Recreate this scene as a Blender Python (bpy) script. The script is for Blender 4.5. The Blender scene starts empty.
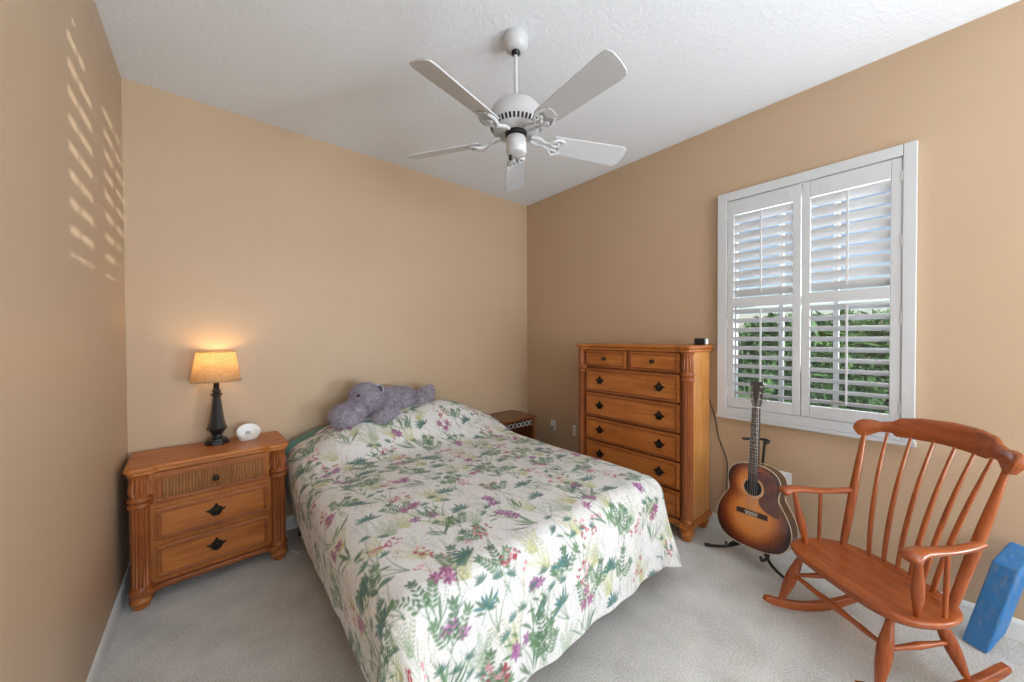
import bpy, bmesh, math, random
import numpy as np
from mathutils import Vector, Matrix
random.seed(7); np.random.seed(7)
R = math.radians; PI = math.pi
scn = bpy.context.scene
COL = scn.collection

# ------------------------------------------------------------------ camera
F_PX, YAW, PITCH, ROLL = 354.746, 0.703429, 0.0130070, -0.004498
CAM = Vector((0.39688, -3.17480, 1.47258))
W, H, YF = 3.335, 3.05, -7.20            # right wall, ceiling, wall behind the camera
fw = Vector((math.sin(YAW)*math.cos(PITCH), math.cos(YAW)*math.cos(PITCH), -math.sin(PITCH)))
rt = Vector((math.cos(YAW), -math.sin(YAW), 0)); up = rt.cross(fw)
c_, s_ = math.cos(ROLL), math.sin(ROLL)
rt, up = c_*rt + s_*up, -s_*rt + c_*up
cd = bpy.data.cameras.new('camera'); cam = bpy.data.objects.new('camera', cd); COL.objects.link(cam)
cd.sensor_width = 36; cd.lens = F_PX/1024*36; cd.clip_start = 0.02
cam.matrix_world = Matrix(((rt.x, up.x, -fw.x, CAM.x), (rt.y, up.y, -fw.y, CAM.y), (rt.z, up.z, -fw.z, CAM.z), (0, 0, 0, 1)))
scn.camera = cam

# ------------------------------------------------------------------ light
scn.view_settings.view_transform = 'Standard'; scn.view_settings.look = 'None'
scn.view_settings.gamma = 1; scn.view_settings.use_curve_mapping = False
scn.view_settings.exposure = -0.40
wd = bpy.data.worlds.new('sky'); scn.world = wd; wd.use_nodes = True
nt = wd.node_tree; bg = nt.nodes['Background']
sk = nt.nodes.new('ShaderNodeTexSky'); sk.sky_type = 'NISHITA'; sk.sun_disc = False
sk.sun_elevation = R(50); sk.sun_rotation = R(200)
nt.links.new(sk.outputs[0], bg.inputs[0]); bg.inputs[1].default_value = 0.21
def area(name, loc, aim, sx, sy, power, color):
    l = bpy.data.lights.new(name, 'AREA'); l.shape = 'RECTANGLE'; l.size = sx; l.size_y = sy
    l.energy = power; l.color = color
    o = bpy.data.objects.new(name, l); COL.objects.link(o); o.location = loc
    o.rotation_euler = (Vector(aim)-Vector(loc)).to_track_quat('-Z', 'Y').to_euler(); return o
# fill lamps at added unseen openings behind the camera, tilted up for ceiling bounce
area('daylight_opening', (1.15, YF-0.25, 1.40), (1.20, -6.45, 3.05), 1.9, 2.4, 300, (0.87, 0.955, 1.0))
area('daylight_glass_door', (W+0.40, -5.42, 1.20), (2.75, -4.90, 3.05), 1.5, 2.2, 400, (0.87, 0.955, 1.0))
# daylight entering by the shuttered window
area('daylight_window', (W+0.75, -2.62, 2.0), (W, -2.62, 1.65), 1.1, 1.8, 58, (0.90, 0.96, 1.0))
sl = bpy.data.lights.new('sun', 'SUN'); sl.energy = 4.5; sl.angle = R(0.6); sl.color = (1, 0.95, 0.86)
slo = bpy.data.objects.new('sun', sl); COL.objects.link(slo); slo.rotation_euler = Vector((0.55, -0.35, -0.76)).to_track_quat('-Z', 'Y').to_euler()
# sun glint thrown up by something shiny outside, falling through the shutters onto the left wall
sp = bpy.data.lights.new('sun_glint', 'SPOT'); sp.energy = 4800; sp.spot_size = R(7.6); sp.spot_blend = 0.45
sp.shadow_soft_size = 0.02; sp.color = (1, 0.97, 0.9)
so = bpy.data.objects.new('sun_glint', sp); COL.objects.link(so); so.location = (9.3, -6.35, 1.67)
so.rotation_euler = (Vector((W, -2.76, 2.07))-so.location).to_track_quat('-Z', 'Y').to_euler()

# ------------------------------------------------------------------ materials
def new_mat(name):
    m = bpy.data.materials.new(name); m.use_nodes = True
    return m, m.node_tree, m.node_tree.nodes['Principled BSDF']
def ramp(nt, fac, stops):
    r = nt.nodes.new('ShaderNodeValToRGB'); el = r.color_ramp.elements
    while len(el) < len(stops): el.new(0.5)
    for e, (p, c) in zip(el, stops): e.position = p; e.color = (*c, 1)
    nt.links.new(fac, r.inputs[0]); return r.outputs[0]
def coords(nt, scale=(1, 1, 1), kind='Object'):
    t = nt.nodes.new('ShaderNodeTexCoord'); mp = nt.nodes.new('ShaderNodeMapping')
    mp.inputs['Scale'].default_value = scale; nt.links.new(t.outputs[kind], mp.inputs[0]); return mp.outputs[0]
def noise(nt, vec, scale, detail=4, rough=0.5, dist=0.0):
    n = nt.nodes.new('ShaderNodeTexNoise'); n.inputs['Scale'].default_value = scale
    n.inputs['Detail'].default_value = detail; n.inputs['Roughness'].default_value = rough
    n.inputs['Distortion'].default_value = dist
    nt.links.new(vec, n.inputs['Vector']); return n.outputs[0]
def bump(nt, b, h, strength, dist=0.01):
    n = nt.nodes.new('ShaderNodeBump'); n.inputs['Strength'].default_value = strength
    n.inputs['Distance'].default_value = dist; nt.links.new(h, n.inputs['Height']); nt.links.new(n.outputs[0], b.inputs['Normal'])
def plain(name, col, rough=0.5, metal=0.0, var=0.0, vscale=20, bmp=0.0, bscale=100, bdist=0.002, coat=0.0, sheen=0.0):
    m, nt, b = new_mat(name); b.inputs['Base Color'].default_value = (*col, 1)
    b.inputs['Roughness'].default_value = rough; b.inputs['Metallic'].default_value = metal
    b.inputs['Coat Weight'].default_value = coat; b.inputs['Sheen Weight'].default_value = sheen
    v = coords(nt)
    if var:
        nt.links.new(ramp(nt, noise(nt, v, vscale, 4), [(0.3, [c*(1-var) for c in col]), (0.7, [min(1, c*(1+var)) for c in col])]), b.inputs['Base Color'])
    if bmp: bump(nt, b, noise(nt, v, bscale, 3), bmp, bdist)
    return m
def wood(name, dark, mid, light, rough=0.3, grain='x', coat=0.25, sc=1.0):
    m, nt, b = new_mat(name)
    s = {'x': (1.2, 14, 14), 'y': (14, 1.2, 14), 'z': (14, 14, 1.2)}[grain]
    v = coords(nt, [k*sc for k in s])
    n1 = noise(nt, v, 2.2, 6, 0.65, 0.8); n2 = noise(nt, coords(nt, (2, 2, 2)), 2.0, 3)
    mx = nt.nodes.new('ShaderNodeMix'); mx.inputs[0].default_value = 0.35
    nt.links.new(n1, mx.inputs[2]); nt.links.new(n2, mx.inputs[3])
    nt.links.new(ramp(nt, mx.outputs[0], [(0.32, dark), (0.5, mid), (0.68, light)]), b.inputs['Base Color'])
    b.inputs['Roughness'].default_value = rough; b.inputs['Specular IOR Level'].default_value = 0.35; b.inputs['Coat Weight'].default_value = coat; b.inputs['Coat Roughness'].default_value = 0.2
    bump(nt, b, n1, 0.05, 0.002); return m
def wall_mat(name, col):
    m, nt, b = new_mat(name); v = coords(nt)
    n = noise(nt, v, 1.3, 2)
    nt.links.new(ramp(nt, n, [(0.3, [c*0.98 for c in col]), (0.7, [c*1.02 for c in col])]), b.inputs['Base Color'])
    b.inputs['Roughness'].default_value = 0.42; b.inputs['Specular IOR Level'].default_value = 0.35
    bump(nt, b, noise(nt, v, 160, 3), 0.08, 0.002); return m
M = {}
M['wall'] = wall_mat('tan_paint', (0.505, 0.368, 0.248))
m, nt, b = new_mat('textured_ceiling'); v = coords(nt)
b.inputs['Base Color'].default_value = (0.74, 0.77, 0.82, 1); b.inputs['Roughness'].default_value = 0.9
bump(nt, b, ramp(nt, noise(nt, v, 42, 4, 0.6), [(0.38, (0, 0, 0)), (0.66, (1, 1, 1))]), 0.27, 0.006); M['ceiling'] = m
m, nt, b = new_mat('cut_pile_carpet'); v = coords(nt)
n1 = noise(nt, v, 130, 3, 0.75); n2 = noise(nt, v, 5, 3)
mx = nt.nodes.new('ShaderNodeMix'); mx.inputs[0].default_value = 0.3; nt.links.new(n1, mx.inputs[2]); nt.links.new(n2, mx.inputs[3])
nt.links.new(ramp(nt, mx.outputs[0], [(0.34, (0.42, 0.405, 0.38)), (0.5, (0.67, 0.655, 0.625)), (0.66, (0.86, 0.845, 0.82))]), b.inputs['Base Color'])
b.inputs['Roughness'].default_value = 1; b.inputs['Sheen Weight'].default_value = 0.2; bump(nt, b, n1, 0.8, 0.01); M['carpet'] = m
M['white'] = plain('white_paint', (0.57, 0.585, 0.61), 0.35)
M['trim'] = plain('white_trim', (0.74, 0.77, 0.78), 0.4)
M['fan_white'] = plain('white_enamel', (0.52, 0.53, 0.555), 0.32, var=0.02)
M['black'] = plain('black_metal', (0.012, 0.012, 0.013), 0.4, 0.3)
M['dark'] = plain('dark_void', (0.01, 0.01, 0.01), 0.9)
M['rubber'] = plain('black_rubber', (0.02, 0.02, 0.02), 0.7)
for g in 'xyz':
    M['wood_'+g] = wood('stained_wood_'+g, (0.28, 0.082, 0.018), (0.43, 0.142, 0.030), (0.54, 0.20, 0.05), 0.38, g, 0.08)
    M['chairwood_'+g] = wood('cherry_wood_'+g, (0.21, 0.043, 0.009), (0.335, 0.077, 0.017), (0.44, 0.118, 0.028), 0.25, g, 0.35)
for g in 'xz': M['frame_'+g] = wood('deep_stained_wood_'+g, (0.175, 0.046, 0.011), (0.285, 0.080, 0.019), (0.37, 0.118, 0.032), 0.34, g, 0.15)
M['wood_dark'] = wood('dark_stained_wood', (0.10, 0.028, 0.008), (0.17, 0.05, 0.014), (0.23, 0.075, 0.02), 0.35, 'z')
M['wood_side'] = wood('honey_stained_wood', (0.47, 0.19, 0.042), (0.60, 0.265, 0.068), (0.70, 0.34, 0.10), 0.26, 'z', 0.5, 0.6)  # lighter copy of the dresser wood; light on its side put into the colour
M['bronze'] = plain('dark_bronze', (0.030, 0.022, 0.016), 0.42, 0.7, 0.3, 60)
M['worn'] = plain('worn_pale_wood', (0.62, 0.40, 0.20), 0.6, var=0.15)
M['lamp_black'] = plain('black_lacquer', (0.014, 0.014, 0.017), 0.22, coat=0.4)
M['plastic_white'] = plain('white_plastic', (0.82, 0.83, 0.84), 0.35)
M['plastic_grey'] = plain('grey_plastic', (0.35, 0.36, 0.38), 0.4)
M['plastic_black'] = plain('black_plastic', (0.012, 0.013, 0.02), 0.3)
M['green'] = plain('green_cotton', (0.085, 0.20, 0.155), 0.9, var=0.1, sheen=0.3)
M['mattress'] = plain('quilted_white', (0.7, 0.68, 0.64), 0.9, var=0.05)
M['boxspring'] = plain('dark_ticking', (0.03, 0.028, 0.028), 0.9)
M['foam'] = plain('blue_foam', (0.006, 0.22, 0.58), 0.6, var=0.12, vscale=30)

# ------------------------------------------------------------------ mesh helpers
def obj(name, bm, mat, parent=None, smooth=False, bevel=0.0, seg=2, angle=40):
    me = bpy.data.meshes.new(name); bmesh.ops.recalc_face_normals(bm, faces=bm.faces[:]); bm.to_mesh(me); bm.free()
    for mm in (mat if isinstance(mat, (list, tuple)) else [mat]): me.materials.append(mm)
    o = bpy.data.objects.new(name, me); COL.objects.link(o)
    if parent: o.parent = parent
    if smooth:
        for p in me.polygons: p.use_smooth = True
        me.set_sharp_from_angle(angle=R(angle))
    if bevel:
        md = o.modifiers.new('bevel', 'BEVEL'); md.width = bevel; md.segments = seg; md.limit_method = 'ANGLE'; md.angle_limit = R(35)
    return o
def thing(name, label, cat, loc=(0, 0, 0), rz=0, group=None):
    o = bpy.data.objects.new(name, None); COL.objects.link(o); o.empty_display_size = 0.1
    o.location = loc; o.rotation_euler = (0, 0, rz); return tag(o, label, cat, group)
def tag(o, label, cat, group=None, kind=None):
    o['label'] = label; o['category'] = cat
    if group: o['group'] = group
    if kind: o['kind'] = kind
    return o
def struct(o): o['kind'] = 'structure'; return o
def box(bm, x0, x1, y0, y1, z0, z1, mi=0):
    v = [bm.verts.new((x, y, z)) for x in (x0, x1) for y in (y0, y1) for z in (z0, z1)]
    for q in ((0, 1, 3, 2), (4, 6, 7, 5), (0, 4, 5, 1), (2, 3, 7, 6), (0, 2, 6, 4), (1, 5, 7, 3)):
        bm.faces.new([v[i] for i in q]).material_index = mi
    return bm
def nb(): return bmesh.new()
def lathe(bm, prof, cx=0, cy=0, seg=24, mat4=None, flute=None, mi=0):
    """prof: (r, z); flute(k, z, r) may change the radius by angle"""
    rings = []
    for r, z in prof:
        ring = []
        for k in range(seg):
            a = 2*PI*k/seg; rr = flute(a, z, r) if flute else r
            p = Vector((cx+rr*math.cos(a), cy+rr*math.sin(a), z))
            ring.append(bm.verts.new(mat4 @ p if mat4 else p))
        rings.append(ring)
    for a, b2 in zip(rings, rings[1:]):
        for k in range(seg): bm.faces.new((a[k], a[(k+1) % seg], b2[(k+1) % seg], b2[k])).material_index = mi
    bm.faces.new(rings[0][::-1]).material_index = mi; bm.faces.new(rings[-1]).material_index = mi
    return bm
def tube(bm, pts, rad, seg=10, flat=1.0, upv=(0, 0, 1), mi=0):
    """sweep; rad a number, list, or list of (ra, rb); flat scales the second axis"""
    pts = [Vector(p) for p in pts]; n = len(pts); rings = []
    if not isinstance(rad, (list, tuple)): rad = [rad]*n
    prev = None
    for i, p in enumerate(pts):
        t = (pts[min(i+1, n-1)]-pts[max(i-1, 0)]).normalized()
        u = Vector(upv)
        if prev is not None: u = prev
        s = t.cross(u)
        if s.length < 1e-4: s = t.cross(Vector((1, 0, 0)) if abs(t.x) < .9 else Vector((0, 1, 0)))
        s.normalize(); u = s.cross(t).normalized(); prev = u
        ra, rb = rad[i] if isinstance(rad[i], (list, tuple)) else (rad[i], rad[i]*flat)
        rings.append([bm.verts.new(p+s*ra*math.cos(2*PI*k/seg)+u*rb*math.sin(2*PI*k/seg)) for k in range(seg)])
    for a, b2 in zip(rings, rings[1:]):
        for k in range(seg): bm.faces.new((a[k], a[(k+1) % seg], b2[(k+1) % seg], b2[k])).material_index = mi
    bm.faces.new(rings[0][::-1]).material_index = mi; bm.faces.new(rings[-1]).material_index = mi
    return bm
def prism(bm, outline, depth, mat4, mi=0, z0=0.0):
    """outline in local xy, extruded along local z from z0 to z0+depth, placed by mat4"""
    a = [bm.verts.new(mat4 @ Vector((x, y, z0))) for x, y in outline]
    b2 = [bm.verts.new(mat4 @ Vector((x, y, z0+depth))) for x, y in outline]
    n = len(a)
    bm.faces.new(a[::-1]).material_index = mi; bm.faces.new(b2).material_index = mi
    for k in range(n): bm.faces.new((a[k], a[(k+1) % n], b2[(k+1) % n], b2[k])).material_index = mi
    return bm
def spline(pts, n, closed=False):
    """Catmull-Rom through the points"""
    P = [Vector(p) if len(p) == 3 else Vector((*p, 0)) for p in pts]; out = []; m_ = len(P)
    segs = m_ if closed else m_-1
    for i in range(segs):
        g = lambda k: P[k % m_] if closed else P[max(0, min(m_-1, k))]
        a, b2, c, d = g(i-1), g(i), g(i+1), g(i+2)
        for k in range(n):
            t = k/n
            out.append(0.5*((2*b2)+(c-a)*t+(2*a-5*b2+4*c-d)*t*t+(3*b2-a-3*c+d)*t**3))
    if not closed: out.append(P[-1])
    return out
def interp(x, xs, ys): return float(np.interp(x, xs, ys))
I4 = Matrix.Identity(4)
FRONT = Matrix(((1, 0, 0, 0), (0, 0, 1, 0), (0, 1, 0, 0), (0, 0, 0, 1)))   # outline xy -> xz, depth -> +y
def copy_tree(o, parent=None):
    c = o.copy(); COL.objects.link(c); c.parent = parent
    for ch in list(o.children): copy_tree(ch, c)
    return c

# ------------------------------------------------------------------ room
T = 0.16
WY0, WY1, WZ0, WZ1 = -3.085, -2.185, 0.935, 2.455          # window opening in the right wall
struct(obj('floor', box(nb(), -0.16, W+T, YF-0.16, 0.16, -0.12, 0), M['carpet']))
struct(obj('ceiling', box(nb(), -0.16, W+T, YF-0.16, 0.16, H, H+0.12), M['ceiling']))
struct(obj('wall_back', box(nb(), -0.16, W+T, 0, 0.16, 0, H), M['wall']))
struct(obj('wall_left', box(nb(), -0.16, 0, YF-0.16, 0, 0, H), M['wall']))
DY0, DY1, DZ1 = -6.25, -4.60, 2.30                         # unseen glass door in the same wall, added for the side fill
bm = nb(); box(bm, W, W+T, YF-0.16, DY0, 0, H); box(bm, W, W+T, DY1, WY0, 0, H); box(bm, W, W+T, DY0, DY1, DZ1, H); box(bm, W, W+T, WY1, 0, 0, H)
box(bm, W, W+T, WY0, WY1, 0, WZ0); box(bm, W, W+T, WY0, WY1, WZ1, H)
struct(obj('wall_right', bm, M['wall']))
bm = nb(); box(bm, 0, 0.15, YF-0.16, YF, 0, H); box(bm, 2.15, W, YF-0.16, YF, 0, H); box(bm, 0.15, 2.15, YF-0.16, YF, 2.55, H)
struct(obj('wall_front', bm, M['wall']))
bm = nb()
for x0, x1 in ((0.15, 0.20), (1.13, 1.17), (2.10, 2.15)): box(bm, x0, x1, YF-0.12, YF-0.04, 0.0, 2.55)
box(bm, 0.20, 2.10, YF-0.12, YF-0.04, 2.50, 2.55); box(bm, 0.20, 2.10, YF-0.12, YF-0.04, 0, 0.04)
struct(obj('door_1', bm, M['white'], bevel=0.004))  # unseen glazed frame, added behind the camera for the fill lamp
bm = nb()
for y0, y1 in ((DY0, DY0+0.05), (-5.45, -5.40), (DY1-0.05, DY1)): box(bm, W+0.05, W+0.11, y0, y1, 0, DZ1)
box(bm, W+0.05, W+0.11, DY0+0.05, DY1-0.05, DZ1-0.05, DZ1); box(bm, W+0.05, W+0.11, DY0+0.05, DY1-0.05, 0, 0.05)
struct(obj('door_2', bm, M['white'], bevel=0.004))  # unseen frame of the added side door
def baseboard(name, pts_box):
    struct(obj(name, pts_box, M['trim'], bevel=0.004))
def bb_prof(along, a0, a1, wall):
    pr = [(0, 0), (0.014, 0), (0.014, 0.085), (0.010, 0.098), (0.006, 0.104), (0, 0.108)]
    bm = nb()
    if along == 'y':
        s = 1 if wall == 0 else -1
        m4 = Matrix(((s, 0, 0, wall), (0, 0, 1, a0), (0, 1, 0, 0), (0, 0, 0, 1)))
    else: m4 = Matrix(((0, 0, 1, a0), (-1, 0, 0, wall), (0, 1, 0, 0), (0, 0, 0, 1)))
    return prism(bm, pr, a1-a0, m4)
baseboard('baseboard_left', bb_prof('y', YF, 0, 0)); baseboard('baseboard_right', bb_prof('y', DY1+0.01, 0, W)); baseboard('baseboard_back', bb_prof('x', 0, W, 0))

# ------------------------------------------------------------------ window with plantation shutters
win = struct(bpy.data.objects.new('window_1', None)); COL.objects.link(win)
FO = dict(y0=-3.125, y1=-2.140, z0=0.885, z1=2.515)
bm = nb(); fx0, fx1 = W-0.042, W
iy0, iy1, iz0, iz1 = -3.072, -2.203, 0.945, 2.452
box(bm, fx0, fx1, FO['y0'], iy0, FO['z0'], FO['z1']); box(bm, fx0, fx1, iy1, FO['y1'], FO['z0'], FO['z1'])
box(bm, fx0, fx1, iy0, iy1, iz1, FO['z1']); box(bm, fx0, fx1, iy0, iy1, FO['z0'], iz0)
obj('window_frame', bm, M['white'], win, bevel=0.004)
bm = nb(); box(bm, W-0.05, W+0.02, FO['y0']-0.005, FO['y1']+0.005, FO['z0']-0.022, FO['z0'])
obj('window_sill', bm, M['white'], win, bevel=0.004)
bm = nb(); gx = W+0.10                                       # sash with its bars
for y0, y1 in ((WY0, WY0+0.045), (WY1-0.045, WY1), (-2.80, -2.775), (-2.515, -2.49)): box(bm, gx-0.02, gx+0.02, y0, y1, WZ0, WZ1)
for z0, z1 in ((WZ0, WZ0+0.05), (WZ1-0.05, WZ1), (1.68, 1.73)): box(bm, gx-0.02, gx+0.02, WY0+0.045, WY1-0.045, z0, z1)
obj('sash', bm, M['white'], win, bevel=0.003)
m, nt, b = new_mat('window_glass'); out = nt.nodes['Material Output']
tr = nt.nodes.new('ShaderNodeBsdfTransparent'); gl = nt.nodes.new('ShaderNodeBsdfGlossy'); gl.inputs['Roughness'].default_value = 0.02
fr = nt.nodes.new('ShaderNodeFresnel'); fr.inputs[0].default_value = 1.45; ms = nt.nodes.new('ShaderNodeMixShader')
nt.links.new(fr.outputs[0], ms.inputs[0]); nt.links.new(tr.outputs[0], ms.inputs[1]); nt.links.new(gl.outputs[0], ms.inputs[2]); nt.links.new(ms.outputs[0], out.inputs[0])
M['glass'] = m
obj('glass', box(nb(), gx-0.003, gx+0.003, WY0+0.02, WY1-0.02, WZ0+0.02, WZ1-0.02), M['glass'], win)

def shutter(ya, yb, label):
    """ya < yb : one hinged panel filling half of the frame"""
    t = thing('shutter_panel', label, 'shutter', (W-0.022, (ya+yb)/2, iz0), 0, 'window shutter panels')
    hw = (yb-ya)/2-0.0025; ph = iz1-iz0; dx = 0.014; sw = 0.042
    zb, zm0, zm1, zt = 1.022-iz0, 1.676-iz0, 1.742-iz0, 2.345-iz0
    for s in (-1, 1):
        y0, y1 = sorted((s*hw, s*(hw-sw)))
        obj('stile', box(nb(), -dx, dx, y0, y1, 0.003, ph-0.004), M['white'], t, bevel=0.003)
    for z0, z1 in ((0.003, zb), (zm0, zm1), (zt, ph-0.004)):
        obj('rail', box(nb(), -dx, dx, -hw+sw, hw-sw, z0, z1), M['white'], t, bevel=0.003)
    L = 2*(hw-sw)-0.004
    def louver_mesh(th):
        bm = nb(); rings = []
        for yy in (-L/2, L/2):
            rg = []
            for k in range(16):
                a = 2*PI*k/16; lx, lz = 0.0318*math.cos(a), 0.0052*math.sin(a)
                # room-side edge (negative x) raised
                rg.append(bm.verts.new((lx*math.cos(th)+lz*math.sin(th), yy, -lx*math.sin(th)+lz*math.cos(th))))
            rings.append(rg)
        for k in range(16): bm.faces.new((rings[0][k], rings[0][(k+1) % 16], rings[1][(k+1) % 16], rings[1][k]))
        bm.faces.new(rings[0]); bm.faces.new(rings[1][::-1]); return bm
    for (z0, z1, n, th) in ((zb, zm0, 10, R(27)), (zm1, zt, 9, R(47))):
        proto = None; st = (z1-z0)/n
        for k in range(n):
            zz = z0+st*(k+0.5)
            if proto is None: lo = proto = obj('louver', louver_mesh(th), M['white'], t, smooth=True, angle=60)
            else: lo = proto.copy(); COL.objects.link(lo); lo.parent = t
            lo.location = (0.004, 0, zz)
        bm = nb(); box(bm, -0.038, -0.028, -0.005, 0.005, z0+0.03, z1-0.02)
        for k in range(n): box(bm, -0.028, -0.018, -0.0015, 0.0015, z0+st*(k+0.5)+0.012, z0+st*(k+0.5)+0.016)
        obj('tilt_rod', bm, M['white'], t, bevel=0.001)
    hs = 1 if yb > -2.5 else -1
    for zz in (0.12, 0.62, 1.05, 1.40):
        obj('hinge', box(nb(), -dx-0.004, -dx, hs*hw-0.005, hs*hw+0.005, zz-0.030, zz+0.030), M['white'], t, bevel=0.002)
    return t
ymid = -2.634
shutter(ymid, iy1, 'white louvred shutter panel of the window, the half nearer the tall dresser')
shutter(iy0, ymid, 'white louvred shutter panel of the window, the half above the rocking chair')

# ------------------------------------------------------------------ outside
M['lawn'] = plain('lawn', (0.10, 0.20, 0.05), 1, var=0.3, vscale=8)
M['leaf'] = plain('leaf', (0.11, 0.23, 0.075), 0.5, var=0.6, vscale=3)
M['trunk'] = plain('bark', (0.12, 0.09, 0.06), 0.9, var=0.3)
M['fence'] = plain('pale_stucco', (0.75, 0.74, 0.70), 0.9, var=0.05)
struct(obj('ground', box(nb(), W+T, 30, -25, 20, -0.32, -0.2), M['lawn']))
def shrub_mesh(h, r, n):
    bm = nb(); rng = random.Random(5)
    for i in range(n):
        a = rng.uniform(0, 2*PI); e = rng.uniform(-0.2, 1); q = (0.75+0.25*rng.random())
        zz = h*(0.15+0.42*(1+math.sin(e*PI/2)*0.98)*q); rr = r*q*math.cos(e*PI/2*0.9)+0.05
        c = Vector((rr*math.cos(a), rr*math.sin(a), zz))
        d = Vector((rng.gauss(0, 1), rng.gauss(0, 1), rng.gauss(0, .7))).normalized(); s = d.cross(Vector((0.3, .2, 1))).normalized()
        l = rng.uniform(.05, .11); w_ = l*0.28
        vs = [bm.verts.new(c+d*k) for k in (-l, l)]; m1 = bm.verts.new(c+s*w_+Vector((0, 0, .01))); m2 = bm.verts.new(c-s*w_)
        bm.faces.new((vs[0], m1, vs[1])); bm.faces.new((vs[0], vs[1], m2))
    return bm
def shrub(loc, sc, rz, label, src=None):
    if src is None:
        t = thing('shrub', label, 'shrub', loc, rz, 'shrubs outside the window')
        obj('foliage', shrub_mesh(1.6, 0.75, 2600), M['leaf'], t)
        bm = nb()
        for k in range(5): tube(bm, [(0, 0, 0), (0.15*math.cos(k*1.3), 0.15*math.sin(k*1.3), 0.4), (0.4*math.cos(k*1.3), 0.4*math.sin(k*1.3), 1.1)], [0.03, 0.022, 0.008], 6)
        obj('stem', bm, M['trunk'], t)
    else: t = copy_tree(src); t['label'] = label; t.location = loc; t.rotation_euler = (0, 0, rz)
    t.scale = (sc[0], sc[1], sc[2]*(1.22 if src else 1)); return t
lab = 'green leafy shrub outside the window, seen between the louvers'
s0 = shrub((5.7, -0.75, -0.2), (1, 1, 1.22), 0, lab)
for (x, y, k, rz) in ((5.7, -2.6, 1.0, 1), (5.7, -4.45, 0.97, 2), (5.7, -6.3, 1.05, 3), (5.7, 1.1, 1.03, 4), (7.7, -1.6, 1.05, .6), (7.7, -3.6, 1.05, 1.9), (7.7, 0.4, 1.05, 5), (7.7, 2.4, 1.05, 2.4)):
    shrub((x, y, -0.2), (k, k, k), rz, lab, s0)

# ------------------------------------------------------------------ ceiling fan
fan = thing('ceiling_fan', 'white five-bladed ceiling fan hanging from a thin rod', 'ceiling fan', (1.642, -1.748, 0))
bm = nb(); lathe(bm, [(0.060, H), (0.065, H-0.005), (0.067, H-0.015), (0.065, H-0.035), (0.058, H-0.055), (0.045, H-0.068), (0.024, H-0.074)][::-1], seg=32)
obj('canopy', bm, M['fan_white'], fan, True)
bm = nb(); lathe(bm, [(0.006, H-0.098), (0.020, H-0.090), (0.024, H-0.080), (0.020, H-0.070)], seg=20); obj('hanger_ball', bm, M['black'], fan, True)
bm = nb(); lathe(bm, [(0.0105, 2.715), (0.0105, H-0.08)], seg=16); obj('downrod', bm, M['fan_white'], fan, True)
bm = nb(); lathe(bm, [(0.070, 2.548), (0.100, 2.549), (0.122, 2.556), (0.139, 2.582), (0.142, 2.605), (0.140, 2.632), (0.130, 2.662), (0.106, 2.690), (0.072, 2.706), (0.03, 2.714), (0.016, 2.728)], seg=48)
mh = obj('motor_housing', bm, M['fan_white'], fan, True)
bm = nb()
for k in range(40):
    a = 2*PI*k/40; d = Vector((math.cos(a), math.sin(a), 0)); s = Vector((-math.sin(a), math.cos(a), 0))
    c = d*0.1305+Vector((0, 0, 2.569)); n = (d*0.83+Vector((0, 0, -0.55))).normalized(); t2 = s.cross(n)
    v = [bm.verts.new(c+n*0.0006+s*p*0.0055+t2*q*0.0125) for p, q in ((-1, -1), (1, -1), (1, 1), (-1, 1))]
    w2 = [bm.verts.new(x.co-n*0.006) for x in v]
    bm.faces.new(v); bm.faces.new(w2[::-1])
    for i in range(4): bm.faces.new((v[i], w2[i], w2[(i+1) % 4], v[(i+1) % 4]))
obj('vent_slots', bm, M['dark'], mh)
bm = nb(); lathe(bm, [(0.040, 2.524), (0.056, 2.534), (0.058, 2.548)], seg=32); obj('flywheel', bm, M['black'], fan, True)
bm = nb(); lathe(bm, [(0.006, 2.436), (0.042, 2.437), (0.051, 2.441), (0.054, 2.452), (0.054, 2.514), (0.048, 2.524)], seg=32)
obj('switch_cup', bm, M['fan_white'], fan, True)
bm = nb(); tube(bm, [(-0.05, -0.02, 2.478), (-0.06, -0.024, 2.473), (-0.062, -0.025, 2.405)], 0.0015, 6)
pc = obj('pull_chain', bm, M['plastic_grey'], fan)
bm = nb(); lathe(bm, [(0.003, 2.376), (0.009, 2.382), (0.009, 2.402), (0.003, 2.408)], -0.062, -0.025, 12); obj('chain_knob', bm, M['black'], pc, True)
def blade_mesh():
    bm = nb(); o = []
    for k in range(9):
        a = -PI/2+PI*k/8*1.0
    pts = [(0.205, -0.050), (0.21, -0.054), (0.62, -0.070), (0.645, -0.064), (0.656, -0.045), (0.660, 0.0), (0.656, 0.045), (0.645, 0.064), (0.62, 0.070), (0.21, 0.054), (0.205, 0.050)]
    prism(bm, pts, 0.007, I4, z0=-0.0035); return bm
def iron_mesh():
    bm = nb()
    for s in (-1, 1):
        P = spline([(0.085, 0.012*s, 0.012), (0.125, 0.020*s, 0.004), (0.155, 0.012*s, -0.006), (0.185, 0.020*s, -0.018), (0.205, 0.042*s, -0.020), (0.235, 0.046*s, -0.012), (0.268, 0.030*s, -0.007)], 5)
        tube(bm, P, 0.0085, 8)
        P = spline([(0.185, 0.018*s, -0.018), (0.215, 0.012*s, -0.024), (0.235, 0.022*s, -0.022), (0.222, 0.032*s, -0.02)], 4)
        tube(bm, P, 0.0065, 8)
    prism(bm, [(0.245, -0.036), (0.285, -0.028), (0.292, 0), (0.285, 0.028), (0.245, 0.036)], 0.005, I4, z0=-0.010)
    return bm
pb = pi_ = None
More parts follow.
